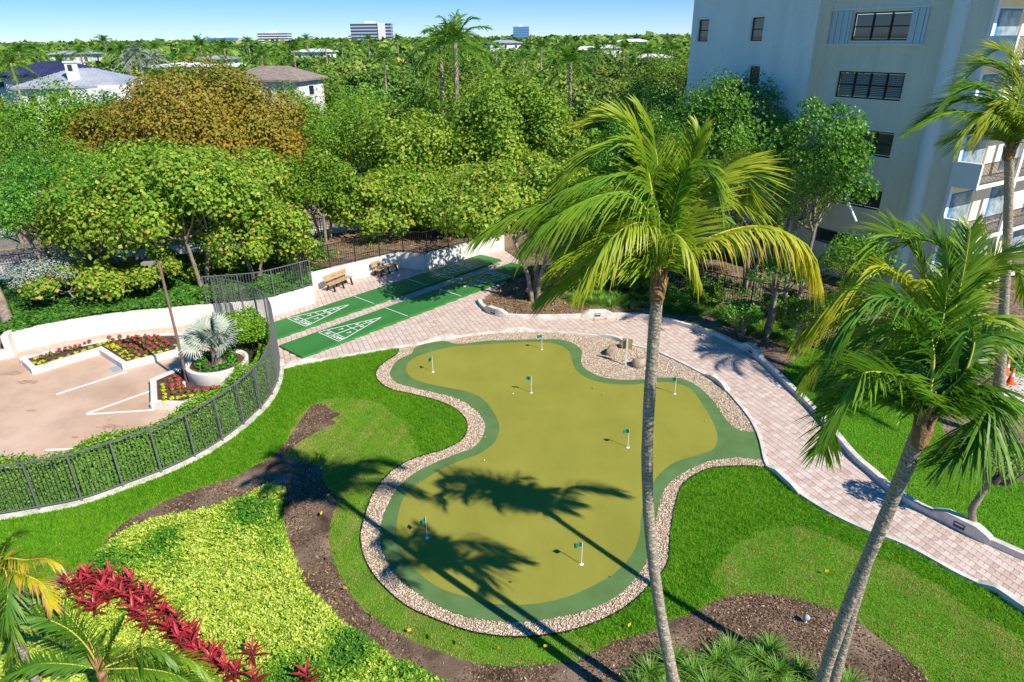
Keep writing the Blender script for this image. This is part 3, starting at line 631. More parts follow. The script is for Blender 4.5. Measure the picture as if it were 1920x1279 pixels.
stain_m = mat('rust_stain', (0.36, 0.21, 0.13), 0.9, col2=(0.50, 0.33, 0.22), vscale=6, grain=.3, gscale=30)
rs_ = np.random.default_rng(17)
for (u, v, r_, ax_) in [(207, 800, .38, 2.2), (205, 787, .12, 1.0), (20, 700, .5, 2.0), (52, 716, .4, 2.5), (140, 820, .18, 1.5), (60, 770, .2, 2.0)]:
    c_ = G(u, v)[:2]; pts_ = [c_ + np.array([math.cos(a_) * ax_, math.sin(a_)]) * r_ * (.45 + .6 * rs_.random()) * .6 for a_ in np.linspace(0, 6.28, 26)[:-1]]
    o = sheet('pavement_stain', catmull(pts_, 3, True), 0.004, stain_m); struct(o)
def planter_bed(nm, poly, label, wdt=0.24, h=0.28):
    root = empty('flower_bed', (*poly[0], 0), 0, label, 'flower bed'); inv = Matrix.Translation((-poly[0][0], -poly[0][1], 0))
    o = sheet('bed_soil', poly, h - 0.05, mulch_dark, thick=h - 0.06); o.parent = root; o.matrix_parent_inverse = inv
    n = len(poly)
    for i in range(n):
        a, b = np.array(poly[i]), np.array(poly[(i + 1) % n]); d = unit(b - a) * wdt / 2
        o = MB().bar((*(a - d), h / 2), (*(b + d), h / 2 ), wdt, h + 0.001 * i).build('border_wall', white_paint, root); o.matrix_parent_inverse = inv
    return root
bedA = GA([(46,681),(66,700),(190,662),(236,691),(335,666),(352,635),(255,638),(180,651)])
bedB = GA([(290,722),(292,764),(345,766),(418,742),(440,700),(345,698)])
planter_bed('a', bedA, 'notched white edged flower bed with red and lime rows')
planter_bed('b', bedB, 'pointed white edged flower bed around the round planter')

def blob_leaves(Q, rad, n, size, rng, up=0.3, flat=1.0):
    """n leaves on a small dome at each of the sites Q"""
    m = len(Q); d = unit(rng.normal(size=(m * n, 3)) + [0, 0, 0.6]); d[:, 2] = np.abs(d[:, 2]) * flat
    C = np.repeat(Q, n, 0) + d * rad * (0.6 + 0.5 * rng.random((m * n, 1)))
    A, B = axes_from_normals(unit(d + rng.normal(size=d.shape) * 0.4 + [0, 0, up]), rng); s = size * (0.6 + 0.8 * rng.random((m * n, 1)))
    return quads(C, A * s, B * s * 0.7)
def flower(name, P, kind, label, group, rng, meshes={}):
    if kind not in meshes:
        me = []
        for v in range(4):
            if kind == 'red':
                V1, F1 = blob_leaves(np.array([[0, 0, 0.06]]), 0.12, 26, 0.055, rng)
                V2, F2 = blob_leaves(np.array([[0, 0, 0.16]]), 0.10, 34, 0.045, rng)
                me.append((fast_data('foliage', V1, F1, hedge_mat, tint=rng.random(len(V1))), fast_data('blossom', V2, F2, flower_red, tint=np.repeat(rng.random(len(F2)), 4))))
            else:
                V1, F1 = blob_leaves(np.array([[0, 0, 0.02]]), 0.13, 44, 0.045, rng, flat=0.7)
                me.append((fast_data('foliage', V1, F1, lime_mat, tint=np.repeat(rng.random(len(F1)), 4)),))
        meshes[kind] = me
    v = meshes[kind][rng.integers(4)]
    if kind == 'red':
        e = empty(name, P, rng.random() * 6, label, 'flower', group); e.scale = (1, 1, 1)
        for q in v: link(bpy.data.objects.new(q.name.split('.')[0], q), e)
        s = 0.62 + 0.35 * rng.random(); e.scale = (s, s, s)
    else:
        e = link(bpy.data.objects.new(name, v[0])); e.location = tuple(P); e.rotation_euler = (0, 0, rng.random() * 6); s = 0.62 + 0.3 * rng.random(); e.scale = (s, s, s); tag(e, label, 'plant', group)
rng = np.random.default_rng(21)
ORD = ['first', 'second', 'third', 'fourth', 'fifth', 'sixth', 'seventh', 'eighth', 'ninth', 'tenth', 'eleventh', 'twelfth']
ROWN = {}
def row(a, b, n, kind, bed, z=0.25):
    ROWN[(kind, bed)] = ROWN.get((kind, bed), -1) + 1; rw = ORD[ROWN[(kind, bed)]]
    for ti, t in enumerate(np.linspace(0, 1, n)):
        p = G(a[0] + (b[0] - a[0]) * t + rng.normal() * 1.2, a[1] + (b[1] - a[1]) * t + rng.normal() * 0.8, z)
        if kind == 'red': flower('red_flower', p, 'red', f'{ORD[ti]} red flower from the left or top in {rw} red row of {bed}', f'red flowers in the {bed}', rng)
        else: flower('lime_plant', p, 'lime', f'{ORD[ti]} lime plant from the left or top in {rw} lime row of {bed}', f'lime plants in the {bed}', rng)
row((78, 672), (170, 645), 11, 'red', 'notched flower bed')
row((66, 679), (84, 684), 3, 'lime', 'notched flower bed'); row((66, 673), (80, 677), 2, 'lime', 'notched flower bed')
row((100, 677), (186, 648), 7, 'lime', 'notched flower bed')
row((195, 644), (240, 673), 7, 'lime', 'notched flower bed'); row((205, 642), (246, 667), 7, 'lime', 'notched flower bed')
for k in range(6): row((206 + 17 * k, 637 - 1.5 * k), (262 + 11 * k, 668 - 4 * k), 7 if k < 5 else 5, 'red', 'notched flower bed')
row((258, 672), (330, 652), 6, 'lime', 'notched flower bed')
row((307, 721), (309, 752), 6, 'lime', 'pointed flower bed'); row((322, 748), (405, 738), 8, 'lime', 'pointed flower bed')
row((322, 716), (326, 738), 5, 'red', 'pointed flower bed'); row((336, 722), (338, 736), 3, 'red', 'pointed flower bed'); row((328, 708), (352, 738), 4, 'red', 'pointed flower bed'); row((365, 735), (410, 730), 6, 'red', 'pointed flower bed')

# round planter with silver palm
PC = np.array([-12.72, 25.85])
rp = empty('round_planter', (*PC, 0), 0, 'large round white planter holding the silver palm', 'planter')
MB().lathe([(1.17, 0), (1.22, 0.05), (1.28, 0.75), (1.28, 0.82), (1.12, 0.82), (1.10, 0.68), (0.0, 0.68)], 48).build('bowl', white_paint, rp)
MB().lathe([(1.105, 0.70), (0, 0.74)], 32).build('soil', mulch_dark, rp)
q = np.array([[PC[0] + r_ * math.cos(a), PC[1] + r_ * math.sin(a), 0.76] for a, r_ in [(x, 0.55 + 0.3 * rng.random()) for x in np.linspace(0, 6.2, 17)]])
V1, F1 = blob_leaves(q, 0.22, 60, 0.055, rng); o = fast('ground_cover', V1, F1, ivy_mat, tint=np.repeat(rng.random(len(F1)), 4)); tag(o, 'low green leafy cover ringing the silver palm in the planter', 'ground cover', kind='stuff')
def fan_leaf(P0, P1, R_, nrm_dir, n=34, seed=0):
    """stalk from P0 to hub P1, fan of radius R_"""
    rg = np.random.default_rng(seed); P0, P1 = np.array(P0), np.array(P1); ax = unit(P1 - P0); side = unit(np.cross(ax, nrm_dir)); up = np.cross(side, ax)
    V = []; F = []; T = []
    for k in range(n):
        a = (k / (n - 1) - 0.5) * RAD(275); d = ax * math.cos(a) + side * math.sin(a); r_ = R_ * (0.8 + 0.2 * math.cos(a / 2)) * (0.93 + 0.12 * rg.random())
        wv = np.cross(d, up); fold = up * 0.012 * (1 if k % 2 else -1)
        L = [(0.02, 0.003), (0.35, 0.040), (0.62, 0.045), (1.0, 0.004)]; b = len(V)
        for t, ww in L:
            c = P1 + d * r_ * t + up * (0.10 * math.sin(t * 2.2) - 0.28 * t * t * abs(math.sin(a)) ) * r_ + np.array([0, 0, -0.13 * t ** 3]) * r_
            V += [c - wv * ww * R_ + fold, c + wv * ww * R_ - fold]; T += [0.3 + 0.6 * rg.random()] * 2
        for i in range(3): F.append((b + 2 * i, b + 2 * i + 2, b + 2 * i + 3, b + 2 * i + 1))
    return V, F, T
sp = empty('silver_palm', (*PC, 0.7), 0, 'silvery blue fan palm growing in the round planter', 'palm tree')
MB().tube([(0, 0, 0), (0.03, -0.02, 0.35), (-0.02, 0, 0.75)], [0.24, 0.19, 0.15], 12).build('trunk', bark_grey, sp)
rg = np.random.default_rng(5)
for k, (az, el, L_, R_) in enumerate([(195, 26, 1.1, .8), (160, 42, 1.0, .85), (120, 50, 1.1, .85), (80, 60, 1.15, .85), (40, 45, 1.05, .8), (10, 35, 1.0, .75), (240, 60, .95, .75), (285, 68, .9, .7), (325, 50, .95, .75), (180, 72, 1.2, .8), (60, 78, 1.25, .8), (150, 24, 1.2, .75), (345, 35, .9, .7)]):
    d = np.array([math.cos(RAD(az)) * math.cos(RAD(el)), math.sin(RAD(az)) * math.cos(RAD(el)), math.sin(RAD(el))]); p0 = np.array([0, 0, 0.65]); p1 = p0 + d * L_ * 0.78
    V, F, T = fan_leaf(p0, p1, R_, np.array([0, 0, 1.0]) + 0.2 * rg.normal(size=3) - d * 0.2, seed=k)
    o = mesh('fan_leaf', V, F, leaf_silver, sp, tint=T); MB().tube([p0, p1], [0.03, 0.016], 6).build('stalk', leaf_silver, o)

# lamp post
LP = G(353, 722); LT = np.array([LP[0] - 0.02, LP[1], 5.5])
lp = empty('lamp_post', LP, 0, 'tall bronze lamp post with flat head rising from the pointed flower bed', 'lamp post')
MB().lathe([(0.085, 0), (0.085, 0.5), (0.06, 0.55), (0.05, 5.5), (0, 5.52)], 12).build('pole', bronze, lp)
MB().box(-0.25, 0.02, -0.035, 0.035, 5.40, 5.45).build('arm', bronze, lp)
MB().prism([(-0.66, -0.13), (-0.22, -0.13), (-0.20, 0.13), (-0.66, 0.13)], 5.37, 5.47).build('lamp_head', mat('lamp_housing', (0.30, 0.25, 0.22), 0.6), lp)
up = MB().lathe([(0.05, 0.25), (0.05, 0.42), (0.07, 0.46), (0, 0.5)], 10, G(349, 735)[:2]).build('spot_light', metal_white); tag(up, 'small white uplight at the foot of the lamp post', 'garden light')

# hedge strip inside the fence
def leaf_box_strip(name, line, off0, off1, h, dens, size, m, rng, label, zb=0.0, tint_up=True):
    L_ = resample([p[:2] for p in line], 0.2); T = np.gradient(L_, axis=0); T = unit(T); Nn = np.stack([-T[:, 1], T[:, 0]], 1)
    tot = 0.2 * len(L_); per = abs(off1 - off0); n = int(dens * tot * (per + 2 * h))
    i = rng.integers(0, len(L_), n); f = rng.random(n)
    which = rng.random(n) * (per + 2 * h)
    hh = np.interp(i, [0, len(L_) - 1], [h, h]) * (0.93 + 0.1 * np.sin(i * 0.35) + 0.06 * rng.normal(size=n))
    u = np.where(which < per, which / per, np.where(which < per + h, 0.0, 1.0)) ; zz = np.where(which < per, 1.0, np.where(which < per + h, (which - per) / h, (which - per - h) / h))
    u = u + rng.normal(size=n) * 0.05 / per; zz = zz * hh + zb
    C = np.stack([*(L_[i] + Nn[i] * (off0 + (off1 - off0) * u)[:, None] + T[i] * (rng.random(n) * 0.25)[:, None]).T, zz], 1)
    nn = unit(np.stack([*(Nn[i] * np.where(which < per, 0, np.where(which < per + h, -np.sign(off1 - off0), np.sign(off1 - off0)))[:, None]).T, np.where(which < per, 1.0, 0.35)], 1) + rng.normal(size=(n, 3)) * 0.55)
    A, B = axes_from_normals(nn, rng); s = size * (0.6 + 0.8 * rng.random((n, 1)))
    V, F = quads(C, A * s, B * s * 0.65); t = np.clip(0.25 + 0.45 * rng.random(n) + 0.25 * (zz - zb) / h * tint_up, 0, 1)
    return fast(name, V, F, m, tint=np.repeat(t, 4))
rng = np.random.default_rng(31)
kf = idx_near(fence_line, (-10.0, 24.2))
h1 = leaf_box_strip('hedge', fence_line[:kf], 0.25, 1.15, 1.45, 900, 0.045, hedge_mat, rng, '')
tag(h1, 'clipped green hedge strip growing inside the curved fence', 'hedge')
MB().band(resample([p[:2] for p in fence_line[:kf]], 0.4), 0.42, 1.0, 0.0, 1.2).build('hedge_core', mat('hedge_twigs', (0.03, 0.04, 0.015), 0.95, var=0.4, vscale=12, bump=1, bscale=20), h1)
kq = idx_near(fence_line, (-10.6, 27.2))
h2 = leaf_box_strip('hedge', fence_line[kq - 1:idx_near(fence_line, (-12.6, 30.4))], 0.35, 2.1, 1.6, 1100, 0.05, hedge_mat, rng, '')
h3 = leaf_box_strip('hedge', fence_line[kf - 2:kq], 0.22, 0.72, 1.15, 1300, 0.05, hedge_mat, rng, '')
tag(h3, 'narrow bright hedge between the round planter and the fence bend', 'hedge')
tag(h2, 'thick rounded bright hedge behind the round planter', 'hedge')
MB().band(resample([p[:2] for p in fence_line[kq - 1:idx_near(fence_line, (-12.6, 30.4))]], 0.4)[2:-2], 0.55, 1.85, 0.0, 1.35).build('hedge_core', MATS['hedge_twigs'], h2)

# ------------------------------------------------------------------ grass, covers, mulch
rng = np.random.default_rng(55)
def grass(name, Q, hgt, wd, tint, label, zb=0.0):
    n = len(Q); th = rng.random(n) * 6.28; d = np.stack([np.cos(th), np.sin(th)], 1); lean = rng.normal(size=(n, 2)) * 0.35 * np.broadcast_to(hgt, n)[:, None]
    h_ = hgt * (0.6 + 0.7 * rng.random(n)); V = np.empty((n, 3, 3))
    V[:, 0, :2] = Q - d * wd; V[:, 1, :2] = Q + d * wd; V[:, 2, :2] = Q + lean; V[:, :2, 2] = zb; V[:, 2, 2] = zb + h_
    o = fast(name, V.reshape(-1, 3), np.arange(3 * n).reshape(n, 3), grass_mat, tint=np.repeat(tint, 3)); return tag(o, label, 'grass', kind='stuff')
def patch(Q, s, seed):
    r = np.random.default_rng(seed); v = np.zeros(len(Q))
    for k in range(7):
        f = s * (1.0 + 0.7 * k); a = r.random() * 6.28; v += np.sin(Q[:, 0] * f * math.cos(a) + Q[:, 1] * f * math.sin(a) + r.random() * 6.28 + 1.3 * np.sin(Q[:, 0] * f * 0.5 * math.sin(a))) / (1 + 0.5 * k)
    return v / 2.2
def keep_view(Q, m=0.80):
    zc = Q[:, 1] * math.cos(_p) + H * math.sin(_p); return (np.abs(Q[:, 0] / zc) < m) & (Q[:, 1] > 8.6)
lawn_all = np.array([p[:2] for p in lawn_poly])
Q = scatter(lawn_all, 1900, rng, [dirt, np.array(gravel_poly)]); Q = Q[keep_view(Q)]
Qj = Q + 0.10 * np.stack([patch(Q, 3.1, 51), patch(Q, 3.7, 52)], 1) + 0.05 * rng.normal(size=Q.shape); isod = inside(Qj, sodL) | inside(Qj, sodR)
t = np.where(isod, 0.66 + 0.16 * patch(Q, 1.6, 3) + 0.15 * patch(Q, 5.0, 4) + 0.08 * patch(Q, 19, 41) + 0.18 * rng.normal(size=len(Q)), 0.30 + 0.06 * patch(Q, 1.2, 5) + 0.06 * patch(Q, 6.0, 6) + 0.09 * patch(Q, 17.0, 42) + 0.17 * rng.normal(size=len(Q)))
t = t + 0.5 * np.exp(-dist_to_line(Q, [*dirt, dirt[0]]) / 0.10) * (0.6 + 0.5 * patch(Q, 4.0, 43)).clip(0, 1.2)
hv = np.where(isod, 0.04, 0.075) * (1 + 0.35 * patch(Q, 14.0, 44)).clip(0.4, 1.7)
grass('lawn_grass', Q, hv, 0.011, np.clip(t, 0, 1), 'short bright green lawn grass around the putting green')
Q = np.concatenate([scatter(np.array(rlawn), 900, rng), scatter(np.array(rl2), 700, rng)]); Q = Q[keep_view(Q)]
grass('lawn_grass', Q, np.full(len(Q), 0.06), 0.014, np.clip(0.38 + 0.1 * patch(Q, 1.3, 9) + 0.1 * rng.normal(size=len(Q)), 0, 1), 'green lawn grass right of the paved path')
# grass fringe spilling over the gravel and bed edges
# variegated ground cover
Q = scatter(cover, 620, rng); Q = Q[keep_view(Q, 0.86)]
n = len(Q); pn = patch(Q, 0.9, 12); edge = dist_to_line(Q, [*cover, cover[0]])
hgt = 0.34 * np.clip(edge / 0.28, 0.15, 1) * (1 + 0.16 * patch(Q, 5, 13) + 0.1 * patch(Q, 11, 14)) + 0.055 * rng.normal(size=n)
whl = 4
th0 = rng.random(n) * 6.28
VV = []; TT = []
tt = np.clip(0.62 + 0.12 * rng.normal(size=n) - 0.36 * np.clip(pn - 0.12, 0, 1) * 1.7, 0, 1)
for k in range(whl):
    th = th0 + k * 2 * math.pi / whl + rng.normal(size=n) * 0.3; d = np.stack([np.cos(th), np.sin(th), 0.35 + 0.4 * rng.random(n)], 1); s = 0.036 * (0.6 + 0.8 * rng.random((n, 1)))
    C = np.stack([Q[:, 0], Q[:, 1], hgt + rng.normal(size=n) * 0.012], 1) + d * s
    side = np.stack([-np.sin(th), np.cos(th), rng.normal(size=n) * 0.2], 1)
    V, F = quads(C, d * s, side * s * 0.5); VV.append(V); TT.append(np.repeat(np.clip(tt + 0.16 * rng.normal(size=n), 0, 1), 4))
V = np.concatenate(VV); F = np.arange(len(V)).reshape(-1, 4)
o = fast('ground_cover', V, F, cover_mat, tint=np.concatenate(TT)); tag(o, 'mass of low yellow and green variegated shrubs in the front bed', 'ground cover', kind='stuff')
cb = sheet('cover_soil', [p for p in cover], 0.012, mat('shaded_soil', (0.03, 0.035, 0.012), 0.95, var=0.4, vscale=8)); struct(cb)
# soil chips and mulch
def chips(name, Q, size, z, m, label, flat=0.25, cat='mulch'):
    n = len(Q); th = rng.random(n) * 6.28; s = size * (0.4 + rng.random((n, 1))); A = np.stack([np.cos(th), np.sin(th), rng.normal(size=n) * flat], 1); B = np.stack([-np.sin(th), np.cos(th), rng.normal(size=n) * flat], 1)
    C = np.stack([Q[:, 0], Q[:, 1], np.broadcast_to(z, n) + 0.006 + rng.random(n) * size * 0.5], 1); V, F = quads(C, A * s, B * s * 0.38)
    o = fast(name, V, F, m, tint=np.repeat(rng.random(n), 4)); return tag(o, label, cat, kind='stuff')
Q = scatter(dirt, 1000, rng, [cover]); Q = Q[keep_view(Q)]; Q = Q[patch(Q, 1.1, 22) + 0.5 * rng.normal(size=len(Q)) > -0.1]
chips('mulch_chips', Q, 0.036, 0.008, chip_mat, 'brown bark chips strewn over the bare soil strip')
br = np.array([p[:2] for p in bed_right]); Q = scatter(br, 95, rng, [rlawn, rl2]); Q = Q[keep_view(Q) & (Q[:, 1] < 50)]
chips('mulch_chips', Q, 0.05, -0.01, chip_mat, 'dark bark mulch under the plants on the right')
# fallen sea grape leaves
Q = scatter(np.array(GA([(905,575),(985,500),(1100,520),(1110,590),(930,592)])), 26, rng)
chips('leaf_litter', Q, 0.10, 0.0, litter_mat, 'orange fallen leaves littering the bed under the round leaved trees', cat='fallen leaves')
bk = np.array([p[:2] for p in back]); Q = scatter(bk, 14, rng); Q = Q[(Q[:, 0] > -12) & (Q[:, 1] > 36)]
chips('leaf_litter', Q, 0.11, 0.91, litter_mat, 'orange fallen leaves behind the black fence', cat='fallen leaves')
Q = np.concatenate([scatter(np.array(GA([(640,560),(1000,480),(1080,600),(1180,598),(1000,620),(800,640)])), 0.35, rng), scatter(np.array(GA([(905,592),(1220,598),(1220,606),(905,602)])), 5, rng)])
chips('leaf_litter', Q, 0.075, 0.03, litter_mat, 'scattered dry leaves lying on the pavers and courts', cat='fallen leaves')
Q = np.concatenate([scatter(np.array(lawn_poly), 0.12, rng, [dirt]), scatter(np.array(curb_in[:60] + gravel_out[:1]), 0.2, rng)]); Q = Q[keep_view(Q)]
chips('leaf_litter', Q, 0.06, 0.06, litter_mat, 'single yellow leaves dropped on the lawn', cat='fallen leaves')
# ivy on raised bed
Q = scatter(bk, 330, rng); Q = Q[(dist_to_line(Q, wl) < 3.2) | (Q[:, 0] < -14)]; Q = Q[(Q[:, 0] < -10.5)]
n = len(Q); z = 0.95 + 0.22 * (0.5 + 0.5 * patch(Q, 2.2, 31)) + 0.1 * rng.random(n); nn = unit(rng.normal(size=(n, 3)) * 0.6 + [0, -0.1, 1]); A, B = axes_from_normals(nn, rng); s = 0.075 * (0.5 + rng.random((n, 1)))
V, F = quads(np.stack([Q[:, 0], Q[:, 1], z], 1), A * s, B * s * 0.8); o = fast('ground_cover', V, F, ivy_mat, tint=np.repeat(np.clip(0.45 + 0.3 * rng.normal(size=n), 0, 1), 4)); tag(o, 'dark green creeping cover on the raised bed behind the curved wall', 'ground cover', kind='stuff')

brc = np.array(GA([(1180,520),(1280,500),(1480,560),(1560,600),(1700,600),(1900,640),(1930,700),(1880,700),(1760,740),(1700,700),(1600,662),(1520,652),(1490,668),(1476,615),(1399,590),(1322,570)]))
Q = scatter(brc, 90, rng); Q = Q[patch(Q, 1.3, 61) + 0.6 * rng.normal(size=len(Q)) > 0.0]
n = len(Q); z = 0.05 + 0.35 * (0.5 + 0.5 * patch(Q, 1.6, 62)) * rng.random(n); nn = unit(rng.normal(size=(n, 3)) * 0.6 + [0, -0.1, 1]); A, B = axes_from_normals(nn, rng); s = 0.09 * (0.5 + rng.random((n, 1)))
V, F = quads(np.stack([Q[:, 0], Q[:, 1], z], 1), A * s, B * s * 0.7); o = fast('ground_cover', V, F, ivy_mat, tint=np.repeat(np.clip(0.45 + 0.3 * rng.normal(size=n), 0, 1), 4)); tag(o, 'patchy green low cover around the iron fence below the building', 'ground cover', kind='stuff')
# strappy grass clumps
def strap_mesh(n, L_, wd, rng, spread=1.0):
    V = []; F = []; T = []
    for k in range(n):
        az = rng.random() * 6.28; el = 0.45 + 0.95 * rng.random() ** 0.8; r0 = 0.08 * rng.random(); d = np.array([math.cos(az), math.sin(az), 0]); sd = np.array([-math.sin(az), math.cos(az), 0]); l = L_ * (0.6 + 0.5 * rng.random()); t0 = rng.random(); b = len(V)
        for i, t in enumerate((0, 0.35, 0.7, 1.0)):
            x = r0 + l * t * math.cos(el) * (1 + 0.5 * t) * spread; z = l * (t * math.sin(el) - 0.55 * t * t * math.cos(el) - 0.15 * t ** 3); ww = wd * (1, 1, 0.7, 0.08)[i]
            V += [tuple(d * x - sd * ww + [0, 0, z]), tuple(d * x + sd * ww + [0, 0, z])]; T += [min(1, 0.2 + 0.5 * t0 + 0.3 * t)] * 2
        for i in range(3): F.append((b + 2 * i, b + 2 * i + 2, b + 2 * i + 3, b + 2 * i + 1))
    me = bpy.data.meshes.new('leaves'); me.from_pydata(V, [], F); me.materials.append(strap_mat); a = me.attributes.new('tint', 'FLOAT', 'POINT'); a.data.foreach_set('value', np.array(T, np.float32)); me.update(); return me
rng = np.random.default_rng(66)
straps = [strap_mesh(150, 0.62, 0.008, rng) for _ in range(4)]
def clump(P, s, label, group, name='strap_grass_clump'):
    o = link(bpy.data.objects.new(name, straps[rng.integers(4)])); o.location = tuple(P); o.rotation_euler = (0, 0, rng.random() * 6.28); o.scale = (s, s, s * (0.85 + 0.3 * rng.random())); tag(o, label, 'grass clump', group)
lir = catmull(GA([(1067,550),(1113,530),(1180,538),(1250,556),(1320,572),(1400,596),(1480,622),(1500,650),(1490,668),(1450,642),(1400,622),(1347,604),(1280,590),(1213,580),(1113,573),(1073,570)]), 2, True)
Q = scatter(np.array(lir), 5.2, rng)
for q_ in Q: clump((*q_, 0), 0.8 + 0.3 * rng.random(), 'strappy green clump in the long band behind the outer kerb', 'strap grass clumps behind the outer kerb')
for (u, v) in [(1220,1265),(1262,1245),(1300,1262),(1345,1240),(1385,1262),(1430,1236),(1460,1262),(1500,1255),(1410,1290),(1330,1295),(1250,1300),(1480,1295),(1545,1290),(1590,1285),(1200,1300),(1370,1225),(1445,1215)]:
    clump(G(u, v, 0.1) - [0, 0, 0.1], 0.95 + 0.25 * rng.random(), 'strappy green clump in the dark group at the bottom edge', 'strap grass clumps at the bottom edge')

# ------------------------------------------------------------------ small garden things
def boulder(P, s, seed, label):
    bm = bmesh.new(); bmesh.ops.create_icosphere(bm, subdivisions=3, radius=1); r = np.random.default_rng(seed); pl = [(unit(r.normal(size=3)), 0.55 + 0.3 * r.random()) for _ in range(9)]
    for v in bm.verts:
        p = np.array(v.co[:])
        for nn, dd in pl:
            k = p @ nn
            if k > dd: p = p - nn * (k - dd) * 0.85
        p *= 1 + 0.04 * math.sin(p[0] * 9 + seed) * math.cos(p[1] * 8); v.co = Vector(p * np.array(s))
    me = bpy.data.meshes.new('boulder'); bm.to_mesh(me); bm.free(); me.materials.append(stone_mat); me.polygons.foreach_set('use_smooth', [True] * len(me.polygons))
    o = link(bpy.data.objects.new('boulder', me)); o.location = (P[0], P[1], s[2] * 0.45); o.rotation_euler = (0.1, 0.2, seed); tag(o, label, 'rock')
boulder(G(1146, 664), (0.42, 0.26, 0.34), 1, 'angular tan boulder left of the small sign, in the pebbles')
boulder(G(1198, 686), (0.40, 0.30, 0.36), 4, 'rounded brown boulder right of the small sign, by the palm trunk')
boulder(G(1172, 652), (0.40, 0.24, 0.25), 7, 'low grey boulder behind the small sign against the kerb')
sg = empty('garden_sign', G(1173, 686), RAD(-20), 'small tan garden sign on a white post seen from behind', 'sign')
MB().box(-0.03, 0.03, -0.03, 0.03, 0, 1.28).build('post', metal_white, sg)
MB().box(-0.23, 0.23, 0.035, 0.06, 0.82, 1.30).build('panel', mat('sign_back', (0.40, 0.29, 0.10), 0.8, var=0.15, vscale=5), sg)
for k, (u, v) in enumerate([(1510, 1168), (130, 597), (30, 600)]):
    P = G(u, v, 0 if k == 0 else .9)
    e = empty('garden_light', P, 0, ['small grey path light standing in the bare soil bed', 'white mushroom light in the creeping cover by the wall', 'small white light near the leaning trunk'][k], 'garden light')
    MB().lathe([(0.03, 0), (0.03, 0.16)], 10).build('stem', metal_white, e); MB().lathe([(0, 0.15), (0.085, 0.16), (0.09, 0.20), (0.04, 0.26), (0, 0.27)], 14).build('cap', mat('grey_cap', (0.35, 0.35, 0.34), 0.5), e)
yf = None
for nf, (u, v) in enumerate([(598,866),(606,884),(617,911),(620,937),(606,969),(600,1027),(616,1057),(645,1112),(694,1165),(773,1191),(811,1200),(862,1211),(941,1227),(1019,1222),(1085,1221),(1134,1192),(1182,1180),(1553,1081)]):
    P = G(u, v)
    if yf is None:
        yf = empty('marker_flag', P, 0); MB().box(-.003, .003, -.003, .003, 0, .24).build('wire', MATS['dark_metal'], yf); mesh('flag', [(0, 0, .15), (.10, .01, .14), (.11, 0, .23), (0, 0, .24)], [(0, 1, 2, 3)], yellow_pl, yf); e = yf
    else: e = copy_tree(yf)
    e.location = tuple(P); e.rotation_euler = (0, 0, u * 0.37); tag(e, f'yellow marker flag in the lawn edge, {ORD[nf] if nf < 12 else ORD[17 - nf] + " from the end"} counting from the upper left', 'marker flag', 'yellow marker flags along the lawn edge')
def cone(P, label):
    e = empty('traffic_cone', P, 0, label, 'traffic cone'); MB().box(-.18, .18, -.18, .18, 0, .03).build('base', mat('cone_orange', (0.85, 0.13, 0.02), 0.6), e); MB().lathe([(.14, .03), (.03, .70), (0, .70)], 16).build('body', MATS['cone_orange'], e); MB().lathe([(.092, .36), (.066, .50)], 16).build('band', metal_white, e)
cone(G(1893, 719), 'orange traffic cone on the path at the right edge, the nearer one')
cone(G(1884, 702), 'orange traffic cone at the right edge, partly hidden behind the trunk')

# ------------------------------------------------------------------ red cordylines
rng = np.random.default_rng(77)
def lance(l, w_, m, t):
    V = []; F = []; T = []
    for i, s in enumerate((0, 0.25, 0.55, 0.8, 1.0)):
        ww = w_ * (0.25, 0.85, 1.0, 0.62, 0.05)[i]; x = l * s; z = -0.45 * l * s * s; V += [(x, -ww, z + ww * .3), (x, 0, z), (x, ww, z + ww * .3)]; T += [t, t * 0.7, t]
    for i in range(4):
        for j in range(2): F.append((3 * i + j, 3 * i + j + 1, 3 * i + j + 4, 3 * i + j + 3))
    me = bpy.data.meshes.new('leaf'); me.from_pydata(V, [], F); me.materials.append(m); a = me.attributes.new('tint', 'FLOAT', 'POINT'); a.data.foreach_set('value', np.clip(np.array(T, np.float32), 0, 1)); me.update(); return me
lances = [lance(0.30, 0.031, red_leaf, t) for t in (0.15, 0.4, 0.65, 0.9, 1.0)]
cp = [(165,1062),(152,1092),(128,1080),(195,1078),(232,1088),(258,1100),(205,1112),(172,1068),(245,1078),(310,1140),(355,1180),(375,1222),(190,1100),(160,1122),(183,1136),(228,1120),(293,1120),(270,1132),(330,1160),(320,1177),(365,1192),(345,1182),(392,1232),(405,1248),(470,1222),(575,1262),(482,1272),(440,1255),(240,1146),(380,1212),(175,1085),(210,1075),(248,1118),(285,1110),(265,1145),(315,1170),(340,1195),(365,1208),(400,1225),(425,1245),(150,1078),(185,1118),(140,1105),(215,1095),(300,1150),(352,1215)]
for (u, v) in cp:
    z0 = 0.62 + 0.28 * rng.random(); u += rng.normal() * 5; v += rng.normal() * 5; P = G(u, v, z0); e = empty('red_cordyline', (P[0], P[1], 0), rng.random() * 6, 'upright crimson leaved shrub in the ragged red row of the front bed', 'shrub', 'crimson cordyline shrubs in the front bed')
    MB().tube([(0, 0, 0), (0.02, 0.01, z0)], 0.018, 6).build('stem', mat('cordyline_stem', (0.12, 0.05, 0.04), 0.8), e)
    for k in range(17):
        o = link(bpy.data.objects.new('leaf', lances[min(4, int(k / 17 * 4 + rng.random() * 1.6))]), e); el = 0.15 + 1.2 * k / 17; o.location = (0.01, 0.01, z0 * (0.60 + 0.45 * k / 17)); o.rotation_euler = (rng.normal() * 0.2, -el, k * 2.4 + rng.normal() * 0.3); s = 0.65 + 0.6 * rng.random(); o.scale = (s, s, s)

